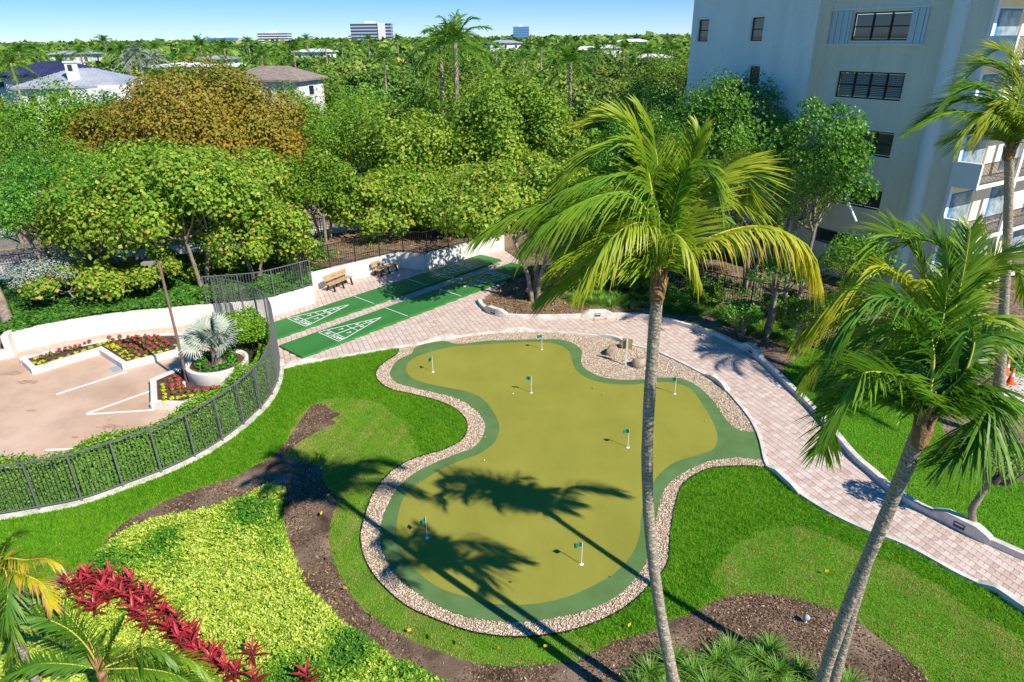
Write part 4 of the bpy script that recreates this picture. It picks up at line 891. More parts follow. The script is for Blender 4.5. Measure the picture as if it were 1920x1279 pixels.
# ------------------------------------------------------------------ palms
def frond_data(pts, L, n, rng, yellow=0.2, droop=0.5, wind=(0, 0, 0), wd=0.016, tipfade=0.6, seg=3):
    """one feather leaf: rib along pts, leaflets both sides; returns V,F,T of leaflets and rib point list"""
    P = np.array(catmull(pts, 8)); s = np.concatenate([[0], np.cumsum(np.linalg.norm(np.diff(P, axis=0), axis=1))]); tot = s[-1]
    V = []; F = []; T = []; wv = np.array(wind, float); ys = yellow
    for k in range(n):
        f = 0.12 + 0.88 * (k + 0.5 * rng.random()) / n; q = f * tot; p = np.array([np.interp(q, s, P[:, c]) for c in range(3)]); q2 = min(tot, q + 0.05); p2 = np.array([np.interp(q2, s, P[:, c]) for c in range(3)]); q1 = max(0, q - 0.05); p1 = np.array([np.interp(q1, s, P[:, c]) for c in range(3)])
        t = unit(p2 - p1); side = np.cross(t, [0, 0, 1.0]); 
        if np.linalg.norm(side) < 0.15: side = np.cross(t, [0.3, 0.9, 0.1])
        side = unit(side); upv = np.cross(side, t)
        for sg_ in (-1, 1):
            l = L * (0.45 + 0.75 * math.sin(math.pi * min(1, (f * 0.86 + 0.10)))) * (0.85 + 0.3 * rng.random()); a = RAD(62 - 34 * f) + rng.normal() * 0.06
            d = unit(side * sg_ * math.sin(a) + t * math.cos(a) + upv * (0.22 + 0.1 * rng.normal()) + wv * 0.25 + rng.normal(size=3) * 0.04)
            g = np.array([0, 0, -1.0]) * droop * (0.7 + 0.6 * rng.random()) + wv
            w3 = unit(np.cross(d, upv * 0.8 + side * sg_ * 0.6)); b = len(V); tv = ys + 0.18 * rng.random()
            st = np.linspace(0, 1, seg + 1)
            for i, x in enumerate(st):
                c = p + d * l * x * (1 - 0.12 * x * droop) + g * l * x * x * 0.75; ww = wd * (1.0 - 0.15 * x if x < 0.7 else 0.55) if x < 1 else wd * 0.08
                V += [c - w3 * ww, c + w3 * ww]; T += [min(1, max(0, tv + (0.32 * tipfade * x * x * (0.4 + rng.random()))))] * 2
            for i in range(seg): F.append((b + 2 * i, b + 2 * i + 2, b + 2 * i + 3, b + 2 * i + 1))
    return V, F, T, P
def add_frond(root, origin, pts, L, n, rng, name='frond', ribr=0.022, **k):
    pts = [np.array(p) - origin for p in pts]
    V, F, T, P = frond_data(pts, L, n, rng, **k); o = mesh(name, V, F, frond_mat, root, tint=T)
    P = P[::2]; MB().tube(P, list(np.linspace(ribr, ribr * 0.25, len(P))), 5).build('rib', rachis_mat, o); return o
def crown_heart(root, c, r, rng, sheath=6, drop=0.55):
    """old leaf bases and fibre around the top of the trunk"""
    for k in range(sheath + 4):
        a = k * 2.4; rr = r * 0.75; p0 = c + np.array([math.cos(a) * rr, math.sin(a) * rr, -drop * 0.5 + 0.04 * k]); p1 = c + np.array([math.cos(a) * rr * 2.3, math.sin(a) * rr * 2.3, 0.05 + 0.07 * k]); 
        b = MB(); b.tube([p0, (p0 + p1) / 2 + [0, 0, -0.03], p1], [r * 0.55, r * 0.42, r * 0.16], 7); b.build('leaf_base', fibre_mat, root)
def palm_tree(name, base, mid, top, r0, r1, label, fronds, seed, extra=10, L=0.75, wind=(0, 0, 0), n=52, ext_len=2.6, yel=0.15, group=None, coco=False):
    base, top = np.array(base, float), np.array(top, float); mid = [np.array(m_, float) for m_ in (mid if isinstance(mid, list) else [mid])]; root = empty(name, base, 0, label, 'palm tree', group); rg = np.random.default_rng(seed)
    P = [p - base for p in catmull([base, *mid, top], 24 // (len(mid) + 1))]; k = len(P); rad = [r1 + (r0 - r1) * math.exp(-5.0 * i / k) + 0.004 * math.sin(i * 2.1) for i in range(k)]
    MB().tube(P, rad, 16).build('trunk', palm_trunk_mat, root)
    c = top - base; crown_heart(root, c + [0, 0, 0.08], r1 * 0.85, rg)
    MB().lathe([(r1 * 0.98, -0.30), (r1 * 1.25, -0.2), (r1 * 1.35, 0.0), (r1 * 0.9, 0.22), (0.02, 0.42)], 12, ).build('fibre_sheath', fibre_mat, root).location = tuple(c)
    for f in fronds:
        pts, kw = f; kk = dict(L=L, n=n, yellow=yel + 0.12 * rg.random(), droop=0.5, wind=wind); kk.update(kw); add_frond(root, base, [top + [0, 0, 0.1], *pts], rng=rg, **kk)
    for i in range(extra):
        az = i * 2.39996 + rg.random(); el = RAD(72 - (36 if name == 'coconut_palm' else 60) * (i / max(1, extra)) + rg.normal() * 6); l = ext_len * (0.85 + 0.3 * rg.random()); d = np.array([math.cos(az) * math.cos(el), math.sin(az) * math.cos(el), math.sin(el)]); w_ = np.array(wind)
        if fronds and math.sin(az) < -0.15: continue
        pts = [top + [0, 0, 0.1] + d * l * s + (np.array([0, 0, -0.62]) + w_ * 0.5) * l * s * s * (0.75 + 0.5 * math.cos(el)) for s in (0.3, 0.6, 0.85, 1.05)]
        add_frond(root, base, [top + [0, 0, 0.1], *pts], L * 0.95, int(n * 0.8), rg, yellow=yel + 0.15 * rg.random(), droop=0.55, wind=wind)
    return root
def pxf(y0, *pp):
    return [GY(u, v, y0 + dy) for u, v, dy in pp]
T1 = np.array([2.32, 9.95, 9.72])
f1 = [
 (pxf(9.95, (1300,462,.1),(1375,430,.2),(1440,426,.2),(1498,452,.2),(1532,520,.2)), dict(yellow=.48, droop=1.15, L=.62, n=116, tipfade=.9)),
 (pxf(9.95, (1212,432,-.3),(1185,421,-.6),(1140,455,-.9),(1090,528,-1.1)), dict(yellow=.38, droop=.9, L=.55)),
 (pxf(9.95, (1225,420,-.2),(1180,365,-.3),(1120,368,-.35),(1050,402,-.4),(1000,445,-.4)), dict(yellow=.25, droop=1.0, L=.78, n=106)),
 (pxf(9.95, (1225,430,.0),(1170,385,.1),(1080,375,.2),(985,395,.3),(905,440,.3)), dict(yellow=.2, droop=.8, L=.65, n=106)),
 (pxf(9.95, (1236,400,.2),(1200,345,.2),(1165,328,.2),(1080,350,.2),(1020,400,.2)), dict(yellow=.12, droop=.7, L=.7)),
 (pxf(9.95, (1225,380,.3),(1206,290,.4),(1184,271,.4),(1130,280,.5),(1062,330,.5)), dict(yellow=.25, droop=.5, L=.75)),
 (pxf(9.95, (1222,370,.4),(1197,250,.6),(1168,224,.7),(1140,222,.7),(1105,235,.7)), dict(yellow=.35, droop=.2, L=.7)),
 (pxf(9.95, (1238,390,.4),(1232,300,.6),(1218,235,.7),(1205,205,.8)), dict(yellow=.3, droop=.15, L=.6)),
 (pxf(9.95, (1255,400,.4),(1290,320,.6),(1305,275,.7),(1312,245,.7)), dict(yellow=.3, droop=.15, L=.6)),
 (pxf(9.95, (1270,420,.3),(1310,352,.5),(1355,318,.6),(1384,316,.6),(1401,335,.6),(1400,372,.6)), dict(yellow=.38, droop=.3, L=.75, wind=(.35, .1, .05))),
 (pxf(9.95, (1262,400,.1),(1285,325,.2),(1311,309,.2),(1332,330,.2),(1345,385,.2)), dict(yellow=.2, droop=.5, L=.6)),
 (pxf(9.95, (1262,450,1.0),(1300,400,1.4),(1345,405,1.6),(1380,450,1.7)), dict(yellow=.2, droop=.8)),
 (pxf(9.95, (1215,450,.6),(1165,405,1.2),(1110,420,1.5),(1060,470,1.7)), dict(yellow=.1, droop=.9)),
 (pxf(9.95, (1245,460,-.3),(1265,440,-.5),(1290,465,-.6),(1305,520,-.6)), dict(yellow=.4, droop=.9, L=.45, n=36)),
 (pxf(9.95, (1240,430,.2),(1262,380,.4),(1300,360,.6),(1350,365,.8),(1420,395,.8)), dict(yellow=.32, droop=.5, L=.65)),
]
palm_tree('coconut_palm', (3.42, 9.12, 0), [(3.14, 9.30, 1.57), (2.82, 9.60, 3.1), (2.52, 9.78, 4.9), (2.36, 9.88, 6.6), (2.32, 9.93, 8.3)], T1, 0.16, 0.098, 'tall straight coconut palm in the centre, its trunk crossing the putting green', f1, 3, extra=20, L=.7, ext_len=1.95, wind=(-.12, .05, 0), n=106, yel=.2)
T2 = np.array([5.48, 7.6, 8.5])
f2 = [
 (pxf(7.6, (1715,738,-.1),(1686,709,-.2),(1652,699,-.3),(1618,701,-.4),(1590,728,-.4),(1558,783,-.4),(1542,842,-.4)), dict(yellow=.1, droop=.35, L=.66, n=110)),
 (pxf(7.6, (1750,690,0),(1746,635,.1),(1730,598,.1),(1700,570,.1),(1670,559,.1),(1630,563,.1),(1588,605,.1),(1555,655,.1)), dict(yellow=-.05, droop=.55, L=.66, n=116)),
 (pxf(7.6, (1752,775,0),(1800,742,0),(1842,722,-.1),(1858,742,-.1),(1850,785,-.2),(1810,840,-.3),(1765,872,-.3)), dict(yellow=.05, droop=.45, L=.64, n=110)),
 (pxf(7.6, (1775,735,-.1),(1808,700,-.1),(1826,645,-.1),(1820,614,-.1),(1800,640,-.1),(1783,680,-.1)), dict(yellow=-.1, droop=.6, L=.4, n=50)),
 (pxf(7.6, (1755,720,.1),(1790,660,.2),(1850,625,.3),(1920,640,.3),(1970,700,.3)), dict(yellow=0, droop=.6, L=.6)),
 (pxf(7.6, (1725,740,.1),(1690,700,.4),(1640,680,.6),(1585,700,.7),(1545,750,.7)), dict(yellow=.1, droop=.7)),
 (pxf(7.6, (1735,700,.2),(1725,640,.4),(1690,610,.5),(1640,620,.6),(1575,660,.6)), dict(yellow=.1, droop=.6)),
 (pxf(7.6, (1745,690,.2),(1768,600,.4),(1775,540,.5),(1778,500,.5)), dict(yellow=.05, droop=.1, L=.5)),
]
palm_tree('coconut_palm', (5.3, 8.0, 0), (5.22, 7.9, 4.0), T2, 0.16, 0.092, 'front leaning coconut palm of the crossing pair at lower right', f2, 5, extra=9, L=.55, ext_len=1.7, n=96, yel=0.04)
T3 = np.array([7.5, 10.4, 7.9])
f3 = [
 (pxf(10.4, (1778,640,0),(1777,550,.1),(1770,475,.2),(1748,455,.2),(1718,450,.2),(1680,462,.2)), dict(yellow=.2, droop=.15, L=.78, n=106)),
 (pxf(10.4, (1765,620,0),(1740,530,.1),(1705,460,.2),(1672,443,.2),(1635,462,.2),(1600,500,.2)), dict(yellow=.22, droop=.3, L=.85, n=106)),
 (pxf(10.4, (1760,640,0),(1720,550,-.1),(1682,515,-.2),(1650,500,-.2),(1610,520,-.2),(1570,560,-.2),(1530,610,-.2)), dict(yellow=.42, droop=.4, L=.85, n=110, tipfade=.9)),
 (pxf(10.4, (1750,650,.2),(1700,580,.4),(1640,550,.6),(1570,570,.6),(1500,630,.6)), dict(yellow=.45, droop=.7, L=.78, n=106)),
 (pxf(10.4, (1750,680,.3),(1690,630,.5),(1620,620,.7),(1560,650,.8),(1510,705,.8)), dict(yellow=.3, droop=.8, L=.7)),
 (pxf(10.4, (1795,600,.1),(1820,520,.2),(1860,485,.3),(1895,468,.3),(1940,458,.3)), dict(yellow=.3, droop=.35, L=.7)),
 (pxf(10.4, (1795,610,0),(1825,540,0),(1870,503,0),(1905,505,0),(1922,555,0)), dict(yellow=.25, droop=.6, L=.6)),
 (pxf(10.4, (1800,650,.4),(1840,600,.8),(1880,600,1.0),(1915,650,1.1)), dict(yellow=.3, droop=.6)),
 (pxf(10.4, (1780,620,0),(1800,540,0),(1812,480,0),(1820,430,0)), dict(yellow=.25, droop=.1, L=.6)),
]
palm_tree('coconut_palm', (6.95, 10.2, 0), (7.05, 10.25, 3.9), T3, 0.16, 0.086, 'rear coconut palm of the crossing pair, its crown behind the front one', f3, 9, extra=12, L=.65, ext_len=2.0, n=94, yel=0.2)
B4 = G(1873, 735); T4 = GY(1893, 285, 24.3)
f4 = [
 (pxf(24.3, (1897,235,-.1),(1883,203,-.2),(1866,199,-.3),(1843,232,-.4),(1829,262,-.4)), dict(yellow=.4, droop=.5, L=.95)),
 (pxf(24.3, (1880,230,0),(1822,214,0),(1781,211,0),(1750,221,0),(1708,246,0)), dict(yellow=.15, droop=.6, L=.85)),
 (pxf(24.3, (1890,205,.2),(1840,186,.3),(1795,188,.4),(1765,200,.4),(1735,222,.4)), dict(yellow=.0, droop=.5, L=.9)),
 (pxf(24.3, (1902,200,.2),(1898,145,.4),(1863,121,.5),(1832,128,.6),(1800,160,.6)), dict(yellow=.2, droop=.25, L=1.0)),
 (pxf(24.3, (1910,200,.2),(1906,119,.4),(1884,96,.5),(1866,96,.6),(1850,106,.6)), dict(yellow=.4, droop=.1, L=.9)),
 (pxf(24.3, (1905,210,0),(1925,140,0),(1950,110,0),(1980,115,0)), dict(yellow=.2, droop=.3, L=1.0)),
 (pxf(24.3, (1895,215,0),(1860,170,0),(1815,165,0),(1775,195,0)), dict(yellow=.1, droop=.4, L=.95)),
 (pxf(24.3, (1885,240,0),(1850,215,-.4),(1815,235,-.7),(1795,275,-.9)), dict(yellow=.25, droop=.7, L=.8)),
 (pxf(24.3, (1910,240,-.3),(1935,215,-.6),(1965,250,-.8)), dict(yellow=.3, droop=.6, L=.9)),
]
palm_tree('coconut_palm', B4, GY(1888, 470, 24.0), T4, 0.24, 0.15, 'tall wind swept coconut palm in front of the balconies at right', f4, 12, extra=4, L=.85, wind=(-.35, .1, 0.05), ext_len=2.6, n=96, yel=.15)
palm_tree('coconut_palm', (18.6, 19.2, 0), (18.9, 19.3, 4.5), (19.3, 19.8, 9.8), 0.2, 0.13, 'coconut palm just beyond the right picture edge shading the path', [], 14, extra=26, L=.85, wind=(-.15, .08, 0), ext_len=3.1, n=50, yel=.15)
palm_tree('coconut_palm', (20.2, 17.5, 0), (20.3, 17.6, 4.0), (20.6, 17.4, 8.2), 0.2, 0.13, 'second coconut palm beyond the right picture edge', [], 15, extra=22, L=.85, wind=(-.15, .08, 0), ext_len=2.9, n=50, yel=.15)
# bottom-left small palms
T5 = GY(-8, 1105, 9.6); T6 = GY(190, 1262, 9.3)
def small_palm(T_, fr_, label, seed):
    palm_tree('adonidia_palm', (T_[0], T_[1], 0), (T_[0], T_[1], T_[2] * .5), T_, 0.11, 0.07, label, fr_, seed, extra=2, L=.36, ext_len=1.0, n=56, yel=0.02)
small_palm(T5, [(pxf(9.6, (2,1040,0),(20,1010,0),(50,1000,0)), dict(yellow=.0)), (pxf(9.6, (8,1050,-.1),(50,1050,-.2),(85,1047,-.3),(114,1060,-.3)), dict(yellow=.55, tipfade=1.5)),
  (pxf(9.6, (10,1070,-.1),(50,1079,-.3),(83,1099,-.4),(100,1140,-.5)), dict(yellow=.6, tipfade=1.6)), (pxf(9.6, (5,1065,-.1),(15,1095,-.3),(12,1140,-.5),(0,1185,-.6)), dict(yellow=-.05, L=.45)),
  (pxf(9.6, (-20,1040,0),(-60,1030,0),(-100,1070,0)), dict()), (pxf(9.6, (0,1110,-.1),(20,1160,-.3),(22,1210,-.4),(15,1250,-.4)), dict(yellow=.2))], 'small palm with yellowing leaves at the left edge', 31)
small_palm(T6, [(pxf(9.3, (134,1246,0),(67,1246,0),(5,1272,0)), dict(yellow=-.05, droop=.2)), (pxf(9.3, (162,1212,0),(125,1178,0),(73,1158,0),(15,1160,0)), dict(yellow=-.05, droop=.2, L=.42)),
  (pxf(9.3, (208,1240,0),(230,1228,0),(268,1213,0),(300,1219,0),(330,1245,0)), dict(yellow=.05, droop=.35)), (pxf(9.3, (215,1254,-.1),(270,1254,-.1),(335,1268,-.1),(390,1310,-.2)), dict(yellow=.1, droop=.3)),
  (pxf(9.3, (200,1235,.1),(215,1195,.2),(232,1160,.3)), dict(yellow=-.05, droop=.1, L=.3)), (pxf(9.3, (180,1235,.1),(160,1190,.2),(100,1130,.3),(40,1120,.3)), dict(yellow=0, droop=.3)),
  (pxf(9.3, (225,1240,.2),(290,1225,.3),(360,1240,.3),(410,1290,.3)), dict(yellow=.3, droop=.4))], 'small green palm with arching leaves at the lower left corner', 32)
spd = MB().tube([GY(266, 1300, 9.0), GY(266, 1250, 9.05), GY(262, 1188, 9.1)], [0.035, 0.03, 0.004], 8).build('palm_spear', frond_mat); tag(spd, 'unopened green palm spear standing upright beside the small palm', 'palm shoot')

# ------------------------------------------------------------------ trees
def lobed(rx, ry, rz, K, rng, lo=-0.25):
    d = unit(rng.normal(size=(K * 3, 3))); d = d[d[:, 2] > lo][:K]
    return d * np.array([rx, ry, rz]) * (0.52 + 0.36 * rng.random((len(d), 1))), 0.22 + 0.22 * rng.random(len(d))
def crown_data(name, rx, ry, rz, n, size, m, rng, K=30, round_=0.85, whorl=0, orange=0.0, flat=0.3):
    C0, rl = lobed(rx, ry, rz, K, rng); R_ = (rx + ry) / 2
    nl = int(n * (1.1 if whorl else 1.45)) // (whorl or 1); size = size * (0.90 if whorl else 0.76); i = rng.integers(0, len(C0), nl); d = unit(rng.normal(size=(nl, 3)) + unit(C0[i]) * 0.75 + [0, 0, 0.25])
    rr = rl[i] * R_; C = C0[i] + d * (rr * (0.36 + 0.80 * rng.random(nl) ** 0.7))[:, None] * np.array([1, 1, min(1.0, rz / R_ * 1.25)])
    patchv = rng.random(len(C0))[i]
    if whorl:
        CC = []; NN = []; AA = []; TT = []
        tan_, bi = axes_from_normals(d, rng)
        for k in range(whorl):
            a = k * 2 * math.pi / whorl; ax = unit(tan_ * math.cos(a) + bi * math.sin(a) + d * 0.7); bb = unit(np.cross(ax, d)); CC.append(C + ax * size * 0.9); AA.append((ax, bb)); TT.append(patchv)
        C = np.concatenate(CC); A = np.concatenate([a for a, b in AA]); B = np.concatenate([b for a, b in AA]); patchv = np.concatenate(TT)
    else:
        nn = unit(d + rng.normal(size=d.shape) * 0.55 + [0, 0, flat]); A, B = axes_from_normals(nn, rng)
    k = len(C); s = size * (0.6 + 0.7 * rng.random((k, 1))); V, F = quads(C, A * s, B * s * round_)
    t = np.clip(0.40 + 0.25 * (patchv - 0.5) + 0.20 * rng.normal(size=k), 0, 0.88); t = np.where(rng.random(k) < orange * 1.6, 0.85 + 0.15 * rng.random(k), t)
    return fast_data(name, V, F, m, tint=np.repeat(t, 4)), C0
def tree(name, P, ztop, rx, ry, n, size, m, label, seed, K=26, base_z=0.0, depth=None, trunks=3, group=None, rnd=0.85, whorl=0, orange=0.0, tr=0.13, parent_mesh=None, rz=None):
    rg = np.random.default_rng(seed); rz = rz or min(max(rx, ry) * 0.95, (ztop - base_z) * 0.47); zc = ztop - rz * 1.0
    root = empty(name, (P[0], P[1], base_z), rg.random() * 6.28 if rx == ry else 0, label, 'tree', group)
    me, C0 = crown_data('crown', rx, ry, rz, n, size, m, rg, K, rnd, whorl, orange)
    o = link(bpy.data.objects.new('crown', me), root); o.location = (0, 0, zc - base_z)
    if trunks:
        b = MB(); zc_ = zc - base_z
        st = [(0.25 * math.cos(k * 2.1 + seed), 0.25 * math.sin(k * 2.1 + seed)) for k in range(trunks)]
        for k in range(trunks):
            a = k * 2.1 + seed; q = (math.cos(a) * rx * 0.25, math.sin(a) * ry * 0.25)
            b.tube([(st[k][0] * .6, st[k][1] * .6, -0.1), (st[k][0] * 1.6, st[k][1] * 1.6, zc_ * 0.3), (q[0], q[1], zc_ * 0.75)], [tr, tr * 0.8, tr * 0.6], 8)
        b.build('trunk', bark_grey, root)
        b = MB()
        for j, c in enumerate(C0[:18]):
            a = (j % trunks) * 2.1 + seed; q = np.array([math.cos(a) * rx * 0.22, math.sin(a) * ry * 0.22, zc_ * 0.7]); e = np.array([c[0], c[1], c[2] + zc_]); mdp = (q + e) / 2 + [0, 0, -0.3]
            b.tube([q, mdp, e], [tr * 0.5, tr * 0.33, tr * 0.12], 5)
        b.build('branches', bark_grey, root)
    return root
def zpx(u, v, D):
    r = ray(u, v); h = math.hypot(r[0], r[1]); return H + r[2] / h * D, np.array([r[0] / h * D, r[1] / h * D])
def tpx(u, vtop, D, wpx, n, size, m, label, seed, name='sea_grape_tree', aspect=0.8, **k):
    z, P = zpx(u, vtop, D); rx = wpx / 2 / FPX * math.hypot(D, H - z) * 0.93
    return tree(name, P, z, rx, rx * aspect, n, size, m, label, seed, **k)
S = 1.0
tpx(330, 300, 38.6, 260, 13000, .135, leaf_seagrape, 'round leaved yellow green tree just behind the curved wall, with pale forked trunk', 101, base_z=.9, orange=.05, K=34, rz=2.65)
tpx(205, 335, 40.2, 250, 12000, .135, leaf_seagrape, 'broad yellow green tree left of the lamp post, leaning over the wall bed', 102, base_z=.9, orange=.05, K=34, rz=2.6)
tpx(450, 360, 39.0, 210, 10000, .13, leaf_seagrape, 'yellow green round leaved tree right of the lamp post', 103, base_z=.9, orange=.09, K=34, rz=2.4)
tpx(140, 500, 39.6, 170, 2600, .13, leaf_seagrape, 'low straggly yellow green shrub tree in front of the parked cars', 104, base_z=.9, orange=.12, K=14, rz=1.0, tr=.06)
tpx(255, 285, 46.0, 290, 10000, .13, leaf_seagrape, 'tall light green tree below the bronze crown', 105, base_z=0, orange=.03, rz=2.0)
tpx(395, 280, 47.0, 270, 10000, .13, leaf_seagrape, 'light green domed tree in the second row below the bronze crown', 106, base_z=0, orange=.04, rz=2.0)
tpx(40, 300, 42.0, 260, 12000, .08, leaf_dark, 'dense dark leaved tree at the left edge', 107, name='broadleaf_tree', whorl=3, rnd=.5, rz=2.2)
tpx(115, 275, 49.0, 220, 9000, .09, leaf_mid, 'fine leaved green tree behind the left edge', 108, name='broadleaf_tree')
tpx(345, 150, 59.0, 390, 44000, .14, leaf_orange, 'large bronze orange domed tree', 110, K=44, tr=.2)
tpx(490, 228, 57.0, 200, 14000, .135, leaf_orange, 'bronze orange tree at the right end of the large dome', 111)
tpx(200, 210, 60.0, 180, 11000, .135, leaf_orange, 'bronze tree at the left end of the large dome', 112)
tpx(70, 180, 66.0, 260, 15000, .125, leaf_mid, 'dark green spreading tree left of the bronze dome', 113, name='broadleaf_tree')
tpx(-30, 230, 60.0, 240, 8000, .11, leaf_mid, 'dark green tree cut by the left picture edge', 114, name='broadleaf_tree')
tpx(170, 172, 70.0, 200, 9000, .13, leaf_dark, 'dark green tree beneath the grey metal roof', 115, name='broadleaf_tree')
tpx(590, 290, 46.0, 170, 7500, .115, leaf_mid, 'pale mid green tree between the lamp trees and the central mass', 116, name='broadleaf_tree', orange=.03)
tpx(545, 440, 40.5, 110, 2800, .11, leaf_seagrape, 'small yellow green tree beside the wall fence', 117, base_z=.9, orange=.1, K=12)
tpx(650, 225, 55.0, 240, 10000, .11, leaf_mid, 'mid green tree right of the bronze dome', 118, name='broadleaf_tree')
tpx(635, 168, 70.0, 210, 7000, .12, leaf_mid, 'dark green tree in front of the brown roofed house', 119, name='broadleaf_tree')
tpx(700, 335, 46.5, 210, 9000, .15, leaf_seagrape, 'yellow green tree above the farther bench', 120, base_z=.5, orange=.05)
tpx(850, 335, 47.0, 250, 12000, .15, leaf_seagrape, 'broad light green tree shading the far end of the courts', 121, base_z=.6, orange=.04)
tpx(800, 200, 54.0, 260, 14000, .15, leaf_seagrape, 'tall leafy tree left of centre in the central mass', 122, orange=.03)
tpx(960, 165, 54.0, 300, 18000, .15, leaf_seagrape, 'tallest domed tree of the central mass', 123, K=34, orange=.03)
tpx(900, 128, 66.0, 260, 9000, .15, leaf_seagrape, 'yellow green crown directly under the far tall palms', 124)
tpx(1000, 290, 48.0, 260, 13000, .15, leaf_seagrape, 'light green tree behind the centre palm crown', 125, orange=.05)
tpx(1060, 190, 55.0, 200, 8000, .15, leaf_seagrape, 'yellow green tree at the right of the central mass', 126, orange=.04)
tree('sea_grape_tree', (1.3, 34.7), 7.2, 4.9, 3.5, 17000, .13, leaf_seagrape, 'round leaved tree overhanging the mulch bed by the outer kerb', 127, orange=.07, tr=.15, rz=2.2, trunks=4)
tpx(1120, 400, 37.0, 180, 6500, .13, leaf_seagrape, 'small round leaved tree behind the centre palm trunk', 128, orange=.05)
tpx(1200, 215, 47.0, 240, 16000, .085, leaf_dark, 'glossy dark green tree behind the centre palm, left part', 129, name='broadleaf_tree', whorl=4, rnd=.45)
tpx(1315, 190, 44.0, 270, 26000, .085, leaf_dark, 'glossy green tree right of the centre palm crown', 130, name='broadleaf_tree', whorl=4, rnd=.45)
tpx(1405, 128, 46.0, 270, 34000, .085, leaf_dark, 'tall glossy green tree against the blue white facade', 131, name='broadleaf_tree', whorl=4, rnd=.45, K=40, rz=4.6)
tpx(1250, 135, 55.0, 240, 10000, .09, leaf_dark, 'very dark green tree left of the building corner', 132, name='broadleaf_tree', whorl=3, rnd=.5)
tpx(1180, 165, 60.0, 220, 8000, .09, leaf_dark, 'dark green tree below the distant silver palm', 133, name='broadleaf_tree', whorl=3, rnd=.5)
tpx(1275, 95, 68.0, 200, 7000, .10, leaf_mid, 'bushy green tree touching the building corner', 134, name='broadleaf_tree')
tpx(1555, 165, 33.5, 185, 25000, .075, leaf_dark, 'slender glossy tree standing in front of the row of dark windows', 135, name='broadleaf_tree', whorl=5, rnd=.42, rz=4.1, K=60, aspect=.9, trunks=2)
tpx(1440, 262, 38.5, 240, 20000, .075, leaf_mid, 'open twiggy green tree between palm crown and building', 136, name='broadleaf_tree', whorl=3, rnd=.5)
tpx(1455, 485, 31.8, 120, 2000, .07, leaf_dark, 'low tree with a thick leaning grey trunk by the iron fence', 137, name='broadleaf_tree', whorl=3, rnd=.5, trunks=2, rz=.7)
tpx(1620, 440, 34.0, 130, 4500, .075, leaf_dark, 'dense dark shrub in front of the ground floor window', 138, name='broadleaf_tree', whorl=4, rnd=.5, trunks=1, rz=1.4)
tpx(1395, 572, 31.2, 80, 1800, .07, leaf_dark, 'dark bush in front of the iron fence', 139, name='shrub', whorl=3, rnd=.5, trunks=1, rz=.6)
tpx(1520, 560, 30.5, 110, 2800, .07, leaf_dark, 'dark bush at the foot of the rear palm crown', 140, name='shrub', whorl=3, rnd=.5, trunks=1, rz=.8)
tpx(1895, 840, 20.5, 90, 1600, .06, leaf_dark, 'low bush at the right edge beside the lawn', 141, name='shrub', whorl=3, rnd=.5, trunks=1, rz=.4)
tpx(265, 470, 39.0, 120, 2600, .12, leaf_seagrape, 'low hanging yellow green boughs left of the lamp head', 143, base_z=.9, orange=.08, K=16, rz=1.1, trunks=2, tr=.05)
tpx(205, 490, 39.8, 110, 2200, .12, leaf_seagrape, 'small ragged round leaved tree between the lamp and the silver shrub', 144, base_z=.9, orange=.10, K=14, rz=.95, trunks=2, tr=.05)
tpx(400, 480, 40.5, 130, 2800, .12, leaf_seagrape, 'low round leaved boughs above the far corner of the curved fence', 145, base_z=.9, orange=.08, K=16, rz=1.0, trunks=2, tr=.05)
tpx(70, 488, 40.5, 120, 2600, .05, leaf_silver, 'silvery grey leaved shrub beside the parked silver car', 142, name='silver_shrub', base_z=.9, trunks=2, rz=.8, tr=.05)
for k, (x, y, r, lb) in enumerate([(9.2, 33.8, 1.1, 'by the kerb bend'), (13.6, 31.2, 1.0, 'beside the leaning grey trunk'), (15.8, 30.0, 1.1, 'behind the rear palm crown'), (17.6, 31.5, 1.4, 'left of the right lawn corner'), (12.0, 41.0, 1.6, 'beyond the iron fence, left'), (16.5, 41.8, 1.7, 'beyond the iron fence, right'), (19.0, 33.5, 1.3, 'near the building corner'), (21.6, 31.0, 1.3, 'under the lowest balcony'), (19.2, 36.0, 1.5, 'against the facade by the ground floor opening')]):
    tree('shrub', (x, y), 1.3 + .35 * (k % 3), r, r * .9, 2600, .075, leaf_dark if k % 2 else leaf_mid, 'rounded low green shrub ' + lb, 170 + k, K=14, rz=.65, trunks=1, whorl=3, rnd=.5, tr=.05)
for k, (u, v, lb) in enumerate([(1620, 640, 'first'), (1680, 620, 'second'), (1740, 600, 'third'), (1800, 590, 'fourth'), (1860, 600, 'fifth')]):
    tpx(u, v, 27 + k, 90, 1500, .07, leaf_dark, f'low dark foundation shrub before the building, {lb} from the left', 150 + k, name='shrub', whorl=3, rnd=.5, trunks=1, rz=.6)
tpx(770, 300, 50.0, 240, 10000, .145, leaf_seagrape, 'light green tree filling the hollow above the benches', 160, orange=.05)
tpx(900, 250, 51.0, 260, 12000, .145, leaf_seagrape, 'yellow green tree in the middle of the central mass', 161, orange=.05)
tpx(725, 190, 62.0, 240, 9000, .14, leaf_mid, 'rounded mid green tree left of the tall skyline palm', 162, name='broadleaf_tree')
tpx(1010, 230, 58.0, 240, 10000, .15, leaf_seagrape, 'light crown behind the tallest central tree', 163, orange=.04)
tpx(565, 176, 64.0, 220, 8000, .13, leaf_mid, 'green tree at the right foot of the bronze dome', 164, name='broadleaf_tree')
tpx(1130, 250, 50.0, 210, 9000, .13, leaf_seagrape, 'light green tree between the central mass and the dark trees', 165, orange=.03)
tpx(1230, 300, 41.0, 200, 9000, .085, leaf_dark, 'glossy tree directly behind the centre palm crown', 166, name='broadleaf_tree', whorl=4, rnd=.45)
